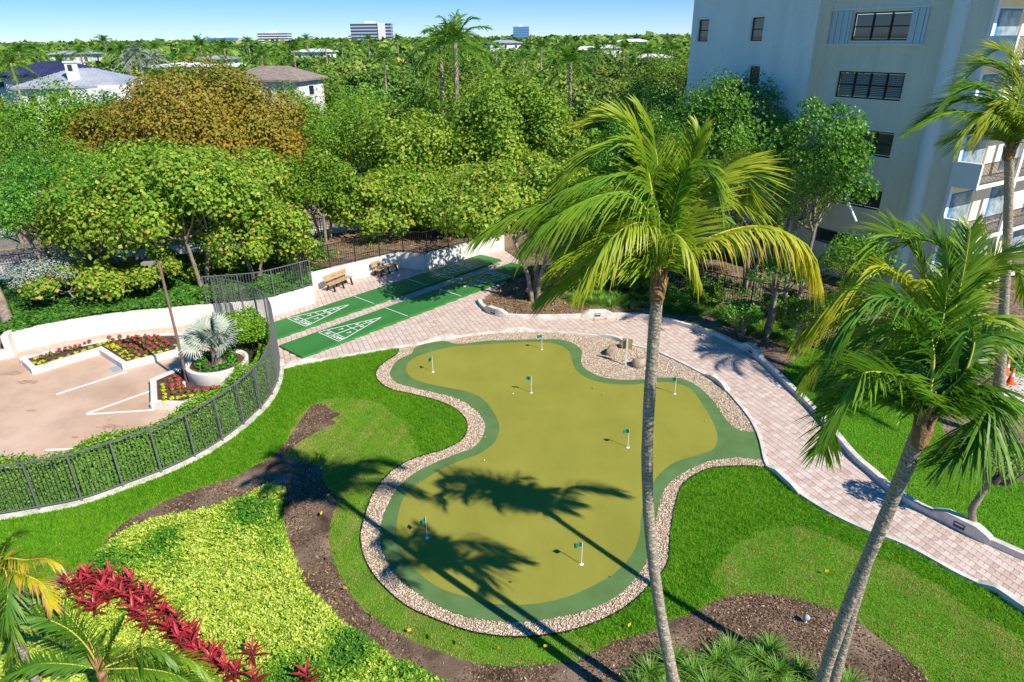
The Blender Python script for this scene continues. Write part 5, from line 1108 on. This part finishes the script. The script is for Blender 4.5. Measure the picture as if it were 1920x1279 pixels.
tpx(1490, 225, 43.5, 170, 13000, .085, leaf_dark, 'glossy tree filling the corner between the two facades', 167, name='broadleaf_tree', whorl=4, rnd=.45, rz=3.6, K=36)
for k, (x, y, r, lb) in enumerate([(4.4, 36.2, .9, 'left of the iron fence'), (6.6, 35.6, .85, 'behind the palm trunk'), (8.0, 35.2, .8, 'at the start of the iron fence'), (10.6, 33.6, .8, 'in front of the iron fence'), (14.6, 29.6, .9, 'beside the outer kerb hump'), (15.9, 27.6, .8, 'at the top of the right lawn')]):
    tree('shrub', (x, y), 1.05 + .2 * (k % 3), r, r * .9, 2600, .07, leaf_mid, 'small light green shrub ' + lb, 190 + k, K=14, rz=.52, trunks=1, whorl=3, rnd=.5, tr=.04)
# leaning pale trunk at the left edge and strap plants near the fence
lt = MB().tube([G(18, 612, .9), GY(2, 565, 31.5), GY(-40, 470, 32.5)], [.28, .22, .18], 12).build('leaning_trunk', bark_grey); tag(lt, 'thick pale tree trunk leaning out at the left edge', 'tree trunk')
rng = np.random.default_rng(91)
big = strap_mesh(60, 1.5, 0.045, rng)
for (u, v, s, lb) in [(578, 490, 1.3, 'left of the fence post, the largest'), (600, 478, 1.1, 'just above the nearer bench'), (560, 480, 1.2, 'farthest left beside the yellow green tree'), (700, 455, .9, 'above the farther bench'), (760, 442, .9, 'at the stepped wall corner')]:
    o = link(bpy.data.objects.new('crinum_plant', big)); o.location = tuple(G(u, v, .9)); o.rotation_euler = (0, 0, u * .1); o.scale = (s, s, s); tag(o, 'big strappy green plant behind the dark fence, ' + lb, 'plant', 'big strappy plants behind the benches fence')

# ------------------------------------------------------------------ mid and far palms
def palm_proto(seed, fl, m_t, hgt, silver=False, tr=.16):
    rg = np.random.default_rng(seed); VV, FF, TT = [], [], []; n0 = 0
    for i in range(20):
        az = i * 2.39996 + rg.random() * .6; el = RAD(80 - 105 * (i / 20)); l = fl * (.85 + .3 * rg.random()); d = np.array([math.cos(az) * math.cos(el), math.sin(az) * math.cos(el), math.sin(el)])
        pts = [np.zeros(3)] + [d * l * s + np.array([-.10, .03, -.5]) * l * s * s for s in (.3, .6, .85, 1.0)]
        V, F, T, P = frond_data(pts, fl * .27, 20, rg, yellow=0.02 + .3 * rg.random() * (i > 13), droop=.5, wd=.035, seg=2)
        VV += V; FF += [tuple(q + n0 for q in f) for f in F]; TT += T; n0 += len(V)
    cm = bpy.data.meshes.new('fronds'); cm.from_pydata([tuple(v) for v in VV], [], FF); cm.materials.append(leaf_silver if silver else frond_mat); a = cm.attributes.new('tint', 'FLOAT', 'POINT'); a.data.foreach_set('value', np.array(TT, np.float32)); cm.update()
    return cm
pm = [palm_proto(s, 3.0, None, 8) for s in (1, 2, 3)]; pms = palm_proto(9, 2.2, None, 8, True)
trunk_me = MB().tube([(0, 0, -1), (.03, 0, -.5), (0, 0, 0)], [.19, .14, .12], 8).build('trunk', palm_trunk_mat); tme = trunk_me.data; bpy.data.objects.remove(trunk_me)
def far_palm(u, v, D, s, label, k=0, group=None, silver=False, lean=0):
    z, P = zpx(u, v, D); e = empty('distant_palm', (P[0], P[1], 0), u * .3, label, 'palm tree', group)
    o = link(bpy.data.objects.new('fronds', pms if silver else pm[k % 3]), e); o.location = (0, 0, z); o.scale = (s, s, s)
    o = link(bpy.data.objects.new('trunk', tme), e); o.location = (0, 0, z); o.scale = (1.2 * s, 1.2 * s, z)
    return e
far_palm(853, 80, 58, 1.3, 'tall palm on the skyline right of the pair above the central trees', 0)
far_palm(826, 90, 62, 1.15, 'dark palm close behind and left of the tall skyline palm', 1)
far_palm(1070, 118, 60, 1.0, 'bluish green palm standing over the dark trees right of centre', 2)
g_ = 'palms scattered through the distant neighbourhood'
for k, (u, v, D, s) in enumerate([(375,88,130,1.1),(420,92,135,1.1),(300,150,95,.9),(330,145,92,.9),(228,95,160,1.),(240,92,165,1.),(290,92,170,1.),(35,98,150,1.1),(60,92,170,1.),(150,100,150,.8),(195,78,240,1.2),(550,95,150,1.1),(490,105,130,1.),(610,88,170,1.),(690,75,210,1.),(745,75,220,1.),(785,80,190,1.),(1015,90,120,1.),(1120,95,120,.9),(1170,92,140,1.),(1215,100,110,.9),(1260,95,120,.9),(980,110,100,.8),(720,110,105,.7),(575,75,260,1.2),(465,80,230,1.1),(640,80,230,1.),(115,118,120,.8),(930,92,150,.9),(1150,85,200,1.),(1060,82,220,1.),(270,110,120,.7),(345,100,180,1.),(20,120,110,.9)]):
    far_palm(u, v, D, s, 'distant palm rising among the far trees', k, g_)
for k, (u, v) in enumerate([(258, 100), (287, 112), (240, 115)]):
    far_palm(u, v, 115 + 3 * k, 1.1, 'silver leaved palm in the distance left of the brown roof', 0, 'silver palms in the distance', True)

# ------------------------------------------------------------------ far trees
rng = np.random.default_rng(2024)
cms = []
for k in range(6):
    me, _ = crown_data('crown', 1, 1, .72, 1500, .075, leaf_far, rng, K=22); cms.append(me)
houses_keep = [(*zpx(150, 140, 105)[1], 12), (*zpx(80, 140, 112)[1], 11), (*zpx(527, 140, 112)[1], 10), (*zpx(245, 160, 100)[1], 7)]
placed = []; tries = 0; cnt = 0
FG = 'tree crowns of the neighbourhood beyond the garden'
while cnt < 262 and tries < 9000:
    tries += 1; D = 66 + 105 * rng.random() ** 0.8; az = RAD(-42 + 66 * rng.random()); p = np.array([D * math.sin(az), D * math.cos(az)]); r_ = 3.2 + 2.0 * rng.random()
    if az > RAD(13.5) and D < 75: continue
    if any(np.hypot(*(p - q[:2])) < 0.62 * (r_ + q[2]) for q in placed): continue
    blk = False
    for hx, hy, hr in houses_keep:
        if math.hypot(p[0] - hx, p[1] - hy) < hr + r_ * .6: blk = True
        dd = math.hypot(hx, hy)
        if D < dd and abs(math.atan2(p[0], p[1]) - math.atan2(hx, hy)) < (hr + 1) / dd and D > dd * .5: blk = True
    if blk: continue
    placed.append((*p, r_)); cnt += 1
    zt = 6.2 + 2.8 * rng.random() - (1.2 if D < 100 else 0)
    if az > 0 and D > 90: zt += 1.0
    e = empty('neighbourhood_tree', (p[0], p[1], 0), rng.random() * 6, 'leafy tree in the green belt beyond the garden', 'tree', FG)
    o = link(bpy.data.objects.new('crown', cms[rng.integers(6)]), e); o.location = (0, 0, zt - r_ * .72); o.scale = (r_, r_, r_)
    if D < 100:
        o = link(bpy.data.objects.new('trunk', tme), e); o.location = (0, 0, zt - r_ * .8); o.scale = (1.5, 1.5, zt - r_ * .8)
# the wood farther off: one mass
def far_wood(D0, D1, N, per, rng, r0=3.5, r1=6.0, z0=6.5, z1=9.5):
    D = np.sqrt(D0 ** 2 + (D1 ** 2 - D0 ** 2) * rng.random(N)); az = np.radians(-43 + 68 * rng.random(N)); R_ = r0 + (r1 - r0) * rng.random(N); zt = z0 + (z1 - z0) * rng.random(N) ** 1.5
    c = np.stack([D * np.sin(az), D * np.cos(az), zt - R_ * .7], 1); hue = np.clip(0.42 + 0.26 * rng.normal(size=N), 0, 1)
    i = np.repeat(np.arange(N), per); d = unit(rng.normal(size=(len(i), 3)) + [0, 0, .7]); lump = 1 + .15 * np.sin(d[:, 0] * 7 + i) * np.cos(d[:, 1] * 6 + 2 * i)
    C = c[i] + d * (R_[i] * lump)[:, None] * [1, 1, .72]; nn = unit(d + rng.normal(size=d.shape) * .6); A, B = axes_from_normals(nn, rng); s = (R_[i] * 1.55 / math.sqrt(per))[:, None] * (.6 + .8 * rng.random((len(i), 1)))
    V, F = quads(C, A * s, B * s); t = np.repeat(np.clip(hue[i] + .12 * rng.normal(size=len(i)), 0, 1), 4); return V, F, t
parts = [far_wood(165, 300, 850, 110, rng), far_wood(300, 620, 2300, 34, rng, 4, 7, 7, 11), far_wood(620, 1500, 3000, 14, rng, 6, 10, 8, 13.5), far_wood(1500, 3200, 2600, 10, rng, 12, 20, 9, 15.5)]
V = np.concatenate([p[0] for p in parts]); t = np.concatenate([p[2] for p in parts]); F = np.arange(len(V)).reshape(-1, 4)
o = fast('distant_woodland', V, F, leaf_far, tint=t); tag(o, 'far off green canopy stretching to the flat horizon', 'woodland', kind='stuff')

# ------------------------------------------------------------------ street, cars
ra = math.atan2(10, 22); rd = np.array([math.cos(ra), math.sin(ra)]); rn = np.array([-rd[1], rd[0]]); rc = np.array([-30.0, 49.0])
def rband(w0, w1, l0=-60, l1=70): return [rc + rd * l0 + rn * w0, rc + rd * l1 + rn * w0, rc + rd * l1 + rn * w1, rc + rd * l0 + rn * w1]
struct(sheet('street', rband(-4.5, 4.0), -0.03, road_mat)); struct(sheet('pavement', rband(-9.5, -4.7, -60, 40), 0.06, walk_mat, thick=.12)); struct(sheet('pavement', rband(4.2, 7.5), 0.06, walk_mat, thick=.12))
struct(sheet('driveway', rband(-14.5, -9.6, -40, 30), -0.01, mat('drive_asphalt', (0.10, 0.10, 0.11), .9, var=.2, vscale=1)))
for w_ in (-0.1, .1): struct(sheet('road_line', rband(w_ - .05, w_ + .05), -0.02, mat('yellow_line', (.6, .4, .05), .8)))
struct(sheet('road_line', rband(-3.9, -3.78), -0.02, line_paint))
lw2 = MB()
for k in range(3): lw2.box(-7, 7, -.2 + .5 * k, .2 + .5 * k, 0, .5 + .22 * k)
lw2 = lw2.build('stepped_wall', white_paint); lw2.location = (*zpx(370, 500, 45.5)[1], 0); lw2.rotation_euler = (0, 0, ra); tag(lw2, 'low white stepped wall glimpsed beneath the lamp trees', 'wall')
def car(P, rz, paint, label):
    e = empty('parked_car', P, rz, label, 'car', None); L_, W_ = 4.6, 1.85
    prof = [(-2.3, .35), (-2.3, .85), (-2.15, 1.0), (-1.9, 1.05), (-1.55, 1.58), (-.9, 1.68), (.35, 1.66), (1.15, 1.10), (2.05, .95), (2.3, .75), (2.32, .38)]
    V = []; F = []; n = len(prof)
    for y, sx, dz in ((-W_ / 2, 1, 0), (W_ / 2, 1, 0)):
        for (x, z) in prof: V.append((x, y * (0.80 if z > 1.2 else 1), z))
    F = [tuple(range(n))[::-1], tuple(range(n, 2 * n))] + [(i, (i + 1) % n, n + (i + 1) % n, n + i) for i in range(n)]
    o = mesh('body', V, F, paint, e); bv = o.modifiers.new('b', 'BEVEL'); bv.width = .07; bv.segments = 3; bv.limit_method = 'ANGLE'
    gl = mat('car_glass', (.02, .03, .04), .08, spec=.8)
    for s in (-1, 1):
        y = s * W_ / 2
        g = mesh('side_window', [(-1.75, y * .985 * .93, 1.12), (.95, y * .93, 1.12), (.30, y * .81, 1.58), (-1.45, y * .81, 1.54)], [(0, 1, 2, 3)], gl, e); g.location = (0, s * .03, 0)
    g = mesh('windscreen', [(1.12, -.78, 1.15), (1.12, .78, 1.15), (.42, .66, 1.63), (.42, -.66, 1.63)], [(0, 1, 2, 3)], gl, e); g.location = (.03, 0, .02)
    g = mesh('rear_window', [(-1.92, -.75, 1.10), (-1.92, .75, 1.10), (-1.60, .66, 1.54), (-1.60, -.66, 1.54)], [(0, 1, 2, 3)], gl, e); g.location = (-.03, 0, .02)
    for x in (-1.45, 1.45):
        for s in (-1, 1):
            t = MB().tube([(0, -.11, 0), (0, .11, 0)], .34, 20).build('wheel', mat('tyre', (.02, .02, .02), .8), e); t.location = (x, s * (W_ / 2 - .09), .34)
            r_ = MB().tube([(0, -.125, 0), (0, .125, 0)], .22, 12).build('rim', mat('rim', (.5, .5, .52), .3, metal=.8), t)
    for s in (-1, 1):
        o = MB().box(2.26, 2.34, s * .62 - .16, s * .62 + .16, .66, .80).build('headlight', metal_white, e); o = MB().box(-2.33, -2.27, s * .70 - .12, s * .70 + .12, .75, .98).build('tail_light', mat('tail_red', (.4, .01, .01), .3), e)
p1 = mat('silver_blue_paint', (.36, .46, .56), .25, metal=.3, spec=.6); p2 = mat('dark_grey_paint', (.03, .04, .05), .2, spec=.6)
car((*(G(28, 560)[:2] + rd * (-2.0) + rn * 1.0), 0), ra, p1, 'silver blue car at the left edge with its front wheel showing')
car((*(G(28, 560)[:2] + rd * 4.6 + rn * 1.4), 0), ra, p2, 'dark parked car half hidden under the yellow green trees')
car((*(G(28, 560)[:2] + rd * 11 + rn * 1.9), 0), ra, p1, 'pale car parked behind the garden trees, mostly hidden')
car((*zpx(680, 400, 56)[1], 0), ra, p2, 'dark car glimpsed through the canopy behind the benches')

# ------------------------------------------------------------------ distant houses
roof_grey = mat('metal_roof_grey', (.30, .32, .36), .45, col2=(.40, .42, .46), vscale=.5); roof_navy = mat('navy_roof', (.035, .04, .10), .5, var=.2, vscale=.6); roof_brown = mat('brown_roof_tile', (.20, .155, .125), .8, col2=(.31, .245, .20), vscale=1.6, bump=.5, bscale=6)
hw = mat('house_white', (.74, .73, .70), .8); gls = mat('dark_glass', (.025, .035, .045), .1, spec=.8)
def house(P, rz, L_, W_, ze, zr, roof, label, hip=.5, over=.7, wins=5, rib=0, chimney=None):
    e = empty('house', (*P, 0), rz, label, 'house'); MB().box(-L_ / 2, L_ / 2, -W_ / 2, W_ / 2, 0, ze).build('walls', hw, e)
    a, b = L_ / 2 + over, W_ / 2 + over; hl = max(.3, a - b * 1.0 * hip * 2); 
    V = [(-a, -b, ze), (a, -b, ze), (a, b, ze), (-a, b, ze), (-hl, 0, zr), (hl, 0, zr), (-a, -b, ze - .25), (a, -b, ze - .25), (a, b, ze - .25), (-a, b, ze - .25)]
    F = [(0, 1, 5, 4), (1, 2, 5), (2, 3, 4, 5), (3, 0, 4), (0, 6, 7, 1), (1, 7, 8, 2), (2, 8, 9, 3), (3, 9, 6, 0), (6, 9, 8, 7)]
    ro = mesh('roof', V, F, roof, e)
    if rib:
        for x in np.arange(-a + .3, a, rib):
            top = min(1, (a - abs(x)) / max(.01, a - hl)) if abs(x) > hl else 1
            for s in (-1, 1): MB().bar((x, s * b, ze + .03), (x, s * b * (1 - top), ze + (zr - ze) * top + .03), .06, .06).build('roof_seam', roof, ro)
    for k in range(wins):
        x = -L_ / 2 + L_ * (k + .5) / wins
        w_ = MB().box(x - .55, x + .55, -W_ / 2 - .06, -W_ / 2 - .001, ze - 2.3, ze - .9).build('window', hw, e); MB().box(x - .45, x + .45, -W_ / 2 - .09, -W_ / 2 - .065, ze - 2.2, ze - 1.0).build('pane', gls, w_)
    for s in (-1, 1):
        w_ = MB().box(*sorted((s * (L_ / 2 + .001), s * (L_ / 2 + .06))), -.8, .8, ze - 2.3, ze - .9).build('window', hw, e); MB().box(*sorted((s * (L_ / 2 + .062), s * (L_ / 2 + .09))), -.7, .7, ze - 2.2, ze - 1.0).build('pane', gls, w_)
    if chimney is not None:
        x, y, z = chimney; MB().box(x - .55, x + .55, y - .4, y + .4, ze - 1.5, z).box(x - .65, x + .65, y - .5, y + .5, z, z + .2).build('chimney', hw, e)
        MB().box(x - .25, x + .25, y - .43, y - .405, z - .9, z - .2).build('chimney_opening', gls, e)
    return e
def hz(u, v, D): return zpx(u, v, D)[0]
house(zpx(160, 150, 103)[1], RAD(8), 11.2, 8.6, hz(150, 161, 98), hz(150, 128, 103), roof_grey, 'white house with grey standing seam metal roof and white chimney', hip=.5, rib=.55, chimney=(.1, -3.1, hz(150, 128, 99) + .6))
house(zpx(108, 140, 116)[1], RAD(8), 10.5, 7, hz(100, 140, 113), hz(100, 115, 116), roof_navy, 'white house with dark navy blue roof behind the grey roof', hip=.5, rib=.6, wins=3)
house(zpx(62, 150, 118)[1], RAD(8), 6, 6, hz(40, 158, 116), hz(40, 140, 118), roof_navy, 'lower wing with a navy blue roof left of the grey roof', hip=.4, wins=2)
house(zpx(517, 150, 112)[1], RAD(-12), 11.0, 8, hz(527, 149, 108), hz(527, 123, 112), roof_brown, 'two storey white house with brown hipped tile roof', hip=.42, wins=6)
fw = MB().box(-5.5, 5.5, -3, 3, 0, 1).build('flat_roof_wing', hw); fw.location = (*zpx(240, 160, 99)[1], 0); fw.scale = (1, 1, hz(240, 158, 97)); fw.rotation_euler = (0, 0, RAD(5)); tag(fw, 'plain white flat topped wing right of the grey roofed house', 'building')
for k, (u, v, D, w_, lb) in enumerate([(355, 118, 170, 14, 'long low white roofed house left of the brown roof'), (140, 96, 260, 12, 'small white house far beyond the navy roof'), (465, 118, 190, 9, 'white roof peeping out above the brown roofed house'), (590, 92, 260, 12, 'small pale house above the brown roof, right side'), (405, 105, 210, 10, 'white gabled house between two distant palms'), (1135, 85, 230, 9, 'white house in the woods right of centre'), (1222, 102, 150, 7, 'grey roofed house close to the building corner'), (945, 76, 330, 14, 'white house below the blue glass block'), (1100, 88, 240, 14, 'pale long roof among trees right of centre'), (1185, 74, 420, 20, 'white low block on the skyline right of centre')]):
    house(zpx(u, v, D)[1], RAD(20 * (k % 3) - 10), w_, w_ * .6, hz(u, v + 4, D), hz(u, v - 1, D), [hw, roof_grey, hw][k % 3], lb, wins=3)
def tower(u, vt, D, wpx, dep, label, stripe, storeys, wall, rz=0.0, zb=0):
    z, P = zpx(u, vt, D); W_ = wpx / FPX * D * .96; e = empty('office_block', (*P, 0), rz, label, 'building')
    MB().box(-W_ / 2, W_ / 2, 0, dep, 0, z).build('walls', wall, e)
    st = z / storeys
    for k in range(storeys):
        MB().box(-W_ / 2 - .12, W_ / 2 + .12, -.15, dep + .1, st * k + st * .38, st * k + st * .88).build('window_band', stripe, e)
    MB().box(-W_ * .15, W_ * .1, 3, 8, z, z + 2.5).build('roof_plant', hw, e); return e, W_, z
e, W_, z_ = tower(694, 44, 900, 70, 16, 'dark striped office block on the horizon with a white stair tower', mat('office_glass', (.03, .05, .10), .15, spec=.8), 9, mat('office_concrete', (.38, .42, .50), .8))
MB().box(W_ * .18, W_ * .36, -1.2, 0, 0, z_ + .5).build('stair_tower', hw, e)
tower(977, 50, 1100, 28, 14, 'small blue glass block on the horizon right of centre', mat('blue_glass', (.06, .19, .38), .15, spec=.8), 9, mat('blue_frame', (.14, .26, .42), .5))
tower(510, 62, 1000, 50, 20, 'white stepped apartment block on the horizon', mat('office_glass', (.03, .05, .10), .15), 8, hw)
tower(412, 71, 1200, 44, 20, 'low bluish block on the horizon behind the twin palms', MATS['blue_glass'], 4, MATS['blue_frame'])
for (u, v, w_, lb) in [(10, 80, 40, 'pale'), (90, 81, 30, 'white'), (660, 66, 12, 'slim grey')]:
    tower(u, v, 1500, w_, 20, f'{lb} low block on the horizon near picture column {"far left" if u < 50 else "left" if u < 200 else "left of the striped office" if u < 650 else "beside the striped office"}'.replace(' near picture column', ','), MATS['office_glass'], 5, hw)

# ------------------------------------------------------------------ apartment building on the right
BP = np.array([20.4, 36.7]); ba = math.atan2(-.859, .512)
BX = np.array([.512, -.859]); BY = np.array([.859, .512])
bld = empty('apartment_building', (*BP, 0), ba, 'cream and white apartment building with dark windows and balconies at right', 'building')
def floc(u, v, y=0.0):
    """pixel -> (s, z) on the facade plane local y"""
    o = BP + BY * y; r = ray(u, v); A = np.array([[BX[0], -r[0]], [BX[1], -r[1]]]); s, t = np.linalg.solve(A, -o); return s, H + r[2] * t
def fx(u, v, x=0.0):
    o = BP + BX * x; r = ray(u, v); A = np.array([[BY[0], -r[0]], [BY[1], -r[1]]]); s, t = np.linalg.solve(A, -o); return s, H + r[2] * t
st_cream = mat('cream_stucco', (.88, .77, .58), .9, var=.03, vscale=.5, bump=.5, bscale=9, grain=.05, gscale=6, stain=.10, sscale=(1.2, 1.2, .12)); st_white = mat('pale_stucco', (.88, .85, .78), .9, var=.03, vscale=.5, bump=.6, bscale=7, grain=.05, gscale=5, stain=.08, sscale=(.9, .9, .15)); st_w2 = mat('white_trim', (.86, .83, .77), .7)
frame_m = mat('bronze_frame', (.025, .025, .028), .4); glass_m = mat('window_glass', (.045, .055, .06), .05, spec=.9); blind_m = mat('blinds', (.30, .33, .32), .6)
ZT = 20.0
def wall_holes(name, x0, x1, y, z0, z1, holes, m, axis='x', depth=.16, facing=-1):
    """wall in local plane (y const when axis x) with rectangular openings and reveals"""
    xs = sorted({x0, x1, *[h[0] for h in holes], *[h[1] for h in holes]}); zs = sorted({z0, z1, *[h[2] for h in holes], *[h[3] for h in holes]}); b = MB()
    P = (lambda x, d, z: (x, y + d, z)) if axis == 'x' else (lambda x, d, z: (y + d, x, z))
    for i in range(len(xs) - 1):
        for j in range(len(zs) - 1):
            cx, cz = (xs[i] + xs[i + 1]) / 2, (zs[j] + zs[j + 1]) / 2
            if any(h[0] < cx < h[1] and h[2] < cz < h[3] for h in holes): continue
            b.add([P(xs[i], 0, zs[j]), P(xs[i + 1], 0, zs[j]), P(xs[i + 1], 0, zs[j + 1]), P(xs[i], 0, zs[j + 1])], [(0, 1, 2, 3)])
    d = -depth * facing
    for h in holes:
        a, c, e, f = h
        for (p, q) in (((a, e), (c, e)), ((c, e), (c, f)), ((c, f), (a, f)), ((a, f), (a, e))):
            b.add([P(p[0], 0, p[1]), P(q[0], 0, q[1]), P(q[0], d, q[1]), P(p[0], d, p[1])], [(0, 1, 2, 3)])
    return b.build(name, m, bld, fix=False)
def window(h, y, cols, rows, blinds=False, depth=.16, label=None):
    x0, x1, z0, z1 = h; f = .07; fr_ = MB(); yy = y + depth
    fr_.box(x0, x1, yy - .06, yy, z0, z0 + f).box(x0, x1, yy - .06, yy, z1 - f, z1).box(x0, x0 + f, yy - .06, yy, z0 + f, z1 - f).box(x1 - f, x1, yy - .06, yy, z0 + f, z1 - f)
    w_ = fr_.build('window', frame_m, bld)
    if label: w_['label'] = label
    for c in range(cols):
        for r_ in range(rows):
            a, b_ = x0 + f + (x1 - x0 - 2 * f) * c / cols, x0 + f + (x1 - x0 - 2 * f) * (c + 1) / cols; e, g = z0 + f + (z1 - z0 - 2 * f) * r_ / rows, z0 + f + (z1 - z0 - 2 * f) * (r_ + 1) / rows
            MB().box(a + .03, b_ - .03, yy - .012, yy - .004, e + .03, g - .03).build('pane', glass_m, w_)
            if blinds:
                q = MB(); 
                for z in np.arange(e + .06, g - .05, .09): q.box(a + .08, b_ - .08, yy - .024, yy - .016, z, z + .05)
                q.build('blind', blind_m, w_)
    mu = MB()
    for c in range(1, cols): x = x0 + f + (x1 - x0 - 2 * f) * c / cols; mu.box(x - .035, x + .035, yy - .075, yy - .002, z0 + f, z1 - f)
    for r_ in range(1, rows): z = z0 + f + (z1 - z0 - 2 * f) * r_ / rows; mu.box(x0 + f, x1 - f, yy - .07, yy - .003, z - .03, z + .03)
    if cols > 1 or rows > 1: mu.build('glazing_bars', frame_m, w_)
    MB().box(x0 - .05, x1 + .05, y - .05, y + depth - .07, z0 - .06, z0 - .002).build('sill', st_w2, w_)
    return w_
# mid facade (y = 0)
sL = floc(1533, 200)[0]; sR = 1.6
def hole(a, b, y=0): (s0, z1), (s1, z0) = floc(*a, y), floc(*b, y); return (min(s0, s1), max(s0, s1), min(z0, z1), max(z0, z1))
hW = [hole((1603, 24), (1701, 76)), hole((1573, 133), (1687, 190)), hole((1605, 242), (1667, 297)), hole((1590, 345), (1647, 396)), hole((1532, 425), (1600, 470))]
hW[2] = (hW[1][0] + 1.0, hW[2][1], hW[2][2], hW[2][3]); hW[3] = (hW[1][0] + 1.0, hW[3][1], hW[3][2], hW[3][3])
wall_holes('facade', sL, sR, 0, 0, ZT, hW, st_cream)
window(hW[0], 0, 3, 2, False, label='dark window with folded white storm shutters'); window(hW[1], 0, 4, 2, True, label='dark window with pale blinds'); window(hW[2], 0, 3, 2, False); window(hW[3], 0, 3, 2, False); window(hW[4], 0, 2, 1, False, label='large dark ground floor opening')
sh = hW[0]
for (a, b_) in ((sh[0] - 1.25, sh[0] - .02), (sh[1] + .02, sh[1] + .80)):
    q = MB(); k = 0
    for x in np.arange(a, b_ - .05, .17): q.box(x, x + .15, -.09 - .04 * (k % 2), -.02, sh[2] - .15, sh[3] + .12); k += 1
    q.build('storm_shutter', mat('shutter_panel', (.60, .66, .66), .45), bld)
MB().box(sh[0] - 1.3, sh[1] + .85, -.14, -.002, sh[3] + .13, sh[3] + .2).box(sh[0] - 1.3, sh[1] + .85, -.14, -.002, sh[2] - .24, sh[2] - .16).build('shutter_track', st_w2, bld)
# left facade (protruding by 1 m), its return towards us
lL = floc(1302, 0, -1.0)[0]; lR = floc(1507, 200, -1.0)[0]
hL = [hole((1311, 37), (1326, 78), -1), hole((1411, 33), (1428, 77), -1), hole((1407, 124), (1421, 160), -1)]
wall_holes('side_facade', lL, lR, -1.0, 0, ZT, hL, st_white)
for h_ in hL:
    window(h_, -1.0, 1, 2)
    MB().box(h_[0] - .22, h_[0] - .08, -1.06, -1.002, h_[2] - .12, h_[3] + .1).box(h_[1] + .08, h_[1] + .22, -1.06, -1.002, h_[2] - .12, h_[3] + .1).box(h_[0] - .22, h_[1] + .22, -1.06, -1.003, h_[3] + .102, h_[3] + .18).build('storm_shutter_rail', st_w2, bld)
MB().add([(lR, -1, 0), (lR, 0.02, 0), (lR, 0.02, ZT), (lR, -1, ZT)], [(0, 1, 2, 3)]).build('return_wall', st_cream, bld, fix=False)
MB().box(lR + .0, sL, -.25, .02, 0, ZT).build('recess_pilaster', st_cream, bld)
MB().add([(lL, -1, 0), (lL, 14, 0), (lL, 14, ZT), (lL, -1, ZT)], [(0, 1, 2, 3)]).build('end_wall', st_white, bld, fix=False)
# column, third section, balcony front
MB().lathe([(.38, 0), (.38, ZT)], 20, (1.98, -.05)).build('round_column', st_w2, bld)
MB().box(1.6, 1.72, -.12, .0, 0, ZT).build('column_edge', st_w2, bld)
FXX = 3.55
MB().add([(2.3, 0, 0), (FXX, 0, 0), (FXX, 0, ZT), (2.3, 0, ZT)], [(0, 1, 2, 3)]).build('facade', st_cream, bld, fix=False)
MB().box(FXX - .16, FXX + .02, -.08, .14, 0, ZT).build('corner_trim', st_w2, bld)
zs = [4.69 + 2.83 * k for k in range(-1, 6)]
fh = []
for z in zs:
    s_ = z - 1.15; fh.append((.25, 2.6, s_ + .15, s_ + 2.35)); fh.append((4.2, 6.6, s_ + .15, s_ + 2.35)); fh.append((8.4, 10.8, s_ + .15, s_ + 2.35))
fh = [h_ for h_ in fh if h_[2] > .3 and h_[3] < ZT]
wall_holes('front_facade', .14, 16, FXX, 0, ZT, fh, st_cream, axis='y', facing=1)
plast = mat('protective_film', (.10, .16, .20), .18, col2=(.42, .50, .52), vscale=2.2, bump=.6, bscale=5, spec=.8, detail=7); tape = mat('blue_tape', (.03, .22, .50), .5)
for h_ in fh:
    y0, y1, z0, z1 = h_
    w_ = MB().box(FXX - .16, FXX - .1, y0, y0 + .06, z0, z1).box(FXX - .16, FXX - .1, y1 - .06, y1, z0, z1).box(FXX - .16, FXX - .1, y0 + .06, y1 - .06, z1 - .06, z1).box(FXX - .16, FXX - .1, y0 + .06, y1 - .06, z0, z0 + .06).build('balcony_door', st_w2, bld)
    MB().box(FXX - .14, FXX - .12, y0 + .06, y1 - .06, z0 + .06, z1 - .06).build('glass_film', plast, w_)
    MB().box(FXX - .115, FXX - .112, y0 + .06, y0 + .5, z0 + .06, z1 - .06).box(FXX - .115, FXX - .112, y0 + .5, y1 - .06, z1 - .16, z1 - .06).build('blue_sheet', tape, w_)
for k, z in enumerate(zs):
    if z < 1.5: continue
    e = MB(); zb = z - 1.24
    e.box(FXX + .02, 4.72, -.04, 12, zb, zb + .16); sl_ = e.build('balcony_slab', st_w2, bld)
    MB().box(FXX + .02, 4.72, -.06, .10, zb + .16, z).build('balcony_panel', st_w2, bld)
    q = MB(); 
    for y in np.arange(.22, 12, .13): q.box(4.60, 4.63, y - .016, y + .016, zb + .24, z - .06)
    r_ = q.build('balusters', mat('balcony_rail', (.10, .07, .055), .5), bld); r_['kind'] = 'stuff'
    MB().box(4.585, 4.645, .1, 12, z - .06, z - .02).box(4.59, 4.64, .1, 12, zb + .2, zb + .24).build('balcony_handrail', MATS['balcony_rail'], bld)
MB().box(lL, FXX - .2, .3, 15, ZT - .3, ZT).build('roof', st_white, bld)
MB().box(4.5, 4.7, 3.7, 3.95, 0, ZT).build('balcony_pier', st_w2, bld)
pp = zpx(1590, 365, 34)[1]
dp = MB().tube([(*zpx(1584, 352, 34)[1], zpx(1584, 352, 34)[0]), (*zpx(1592, 385, 34)[1], zpx(1592, 385, 34)[0]), (*zpx(1605, 415, 34)[1], zpx(1605, 415, 34)[0])], .06, 8).build('dead_palm_rib', metal_white); tag(dp, 'pale bare branch hanging before the lowest upper window', 'branch')
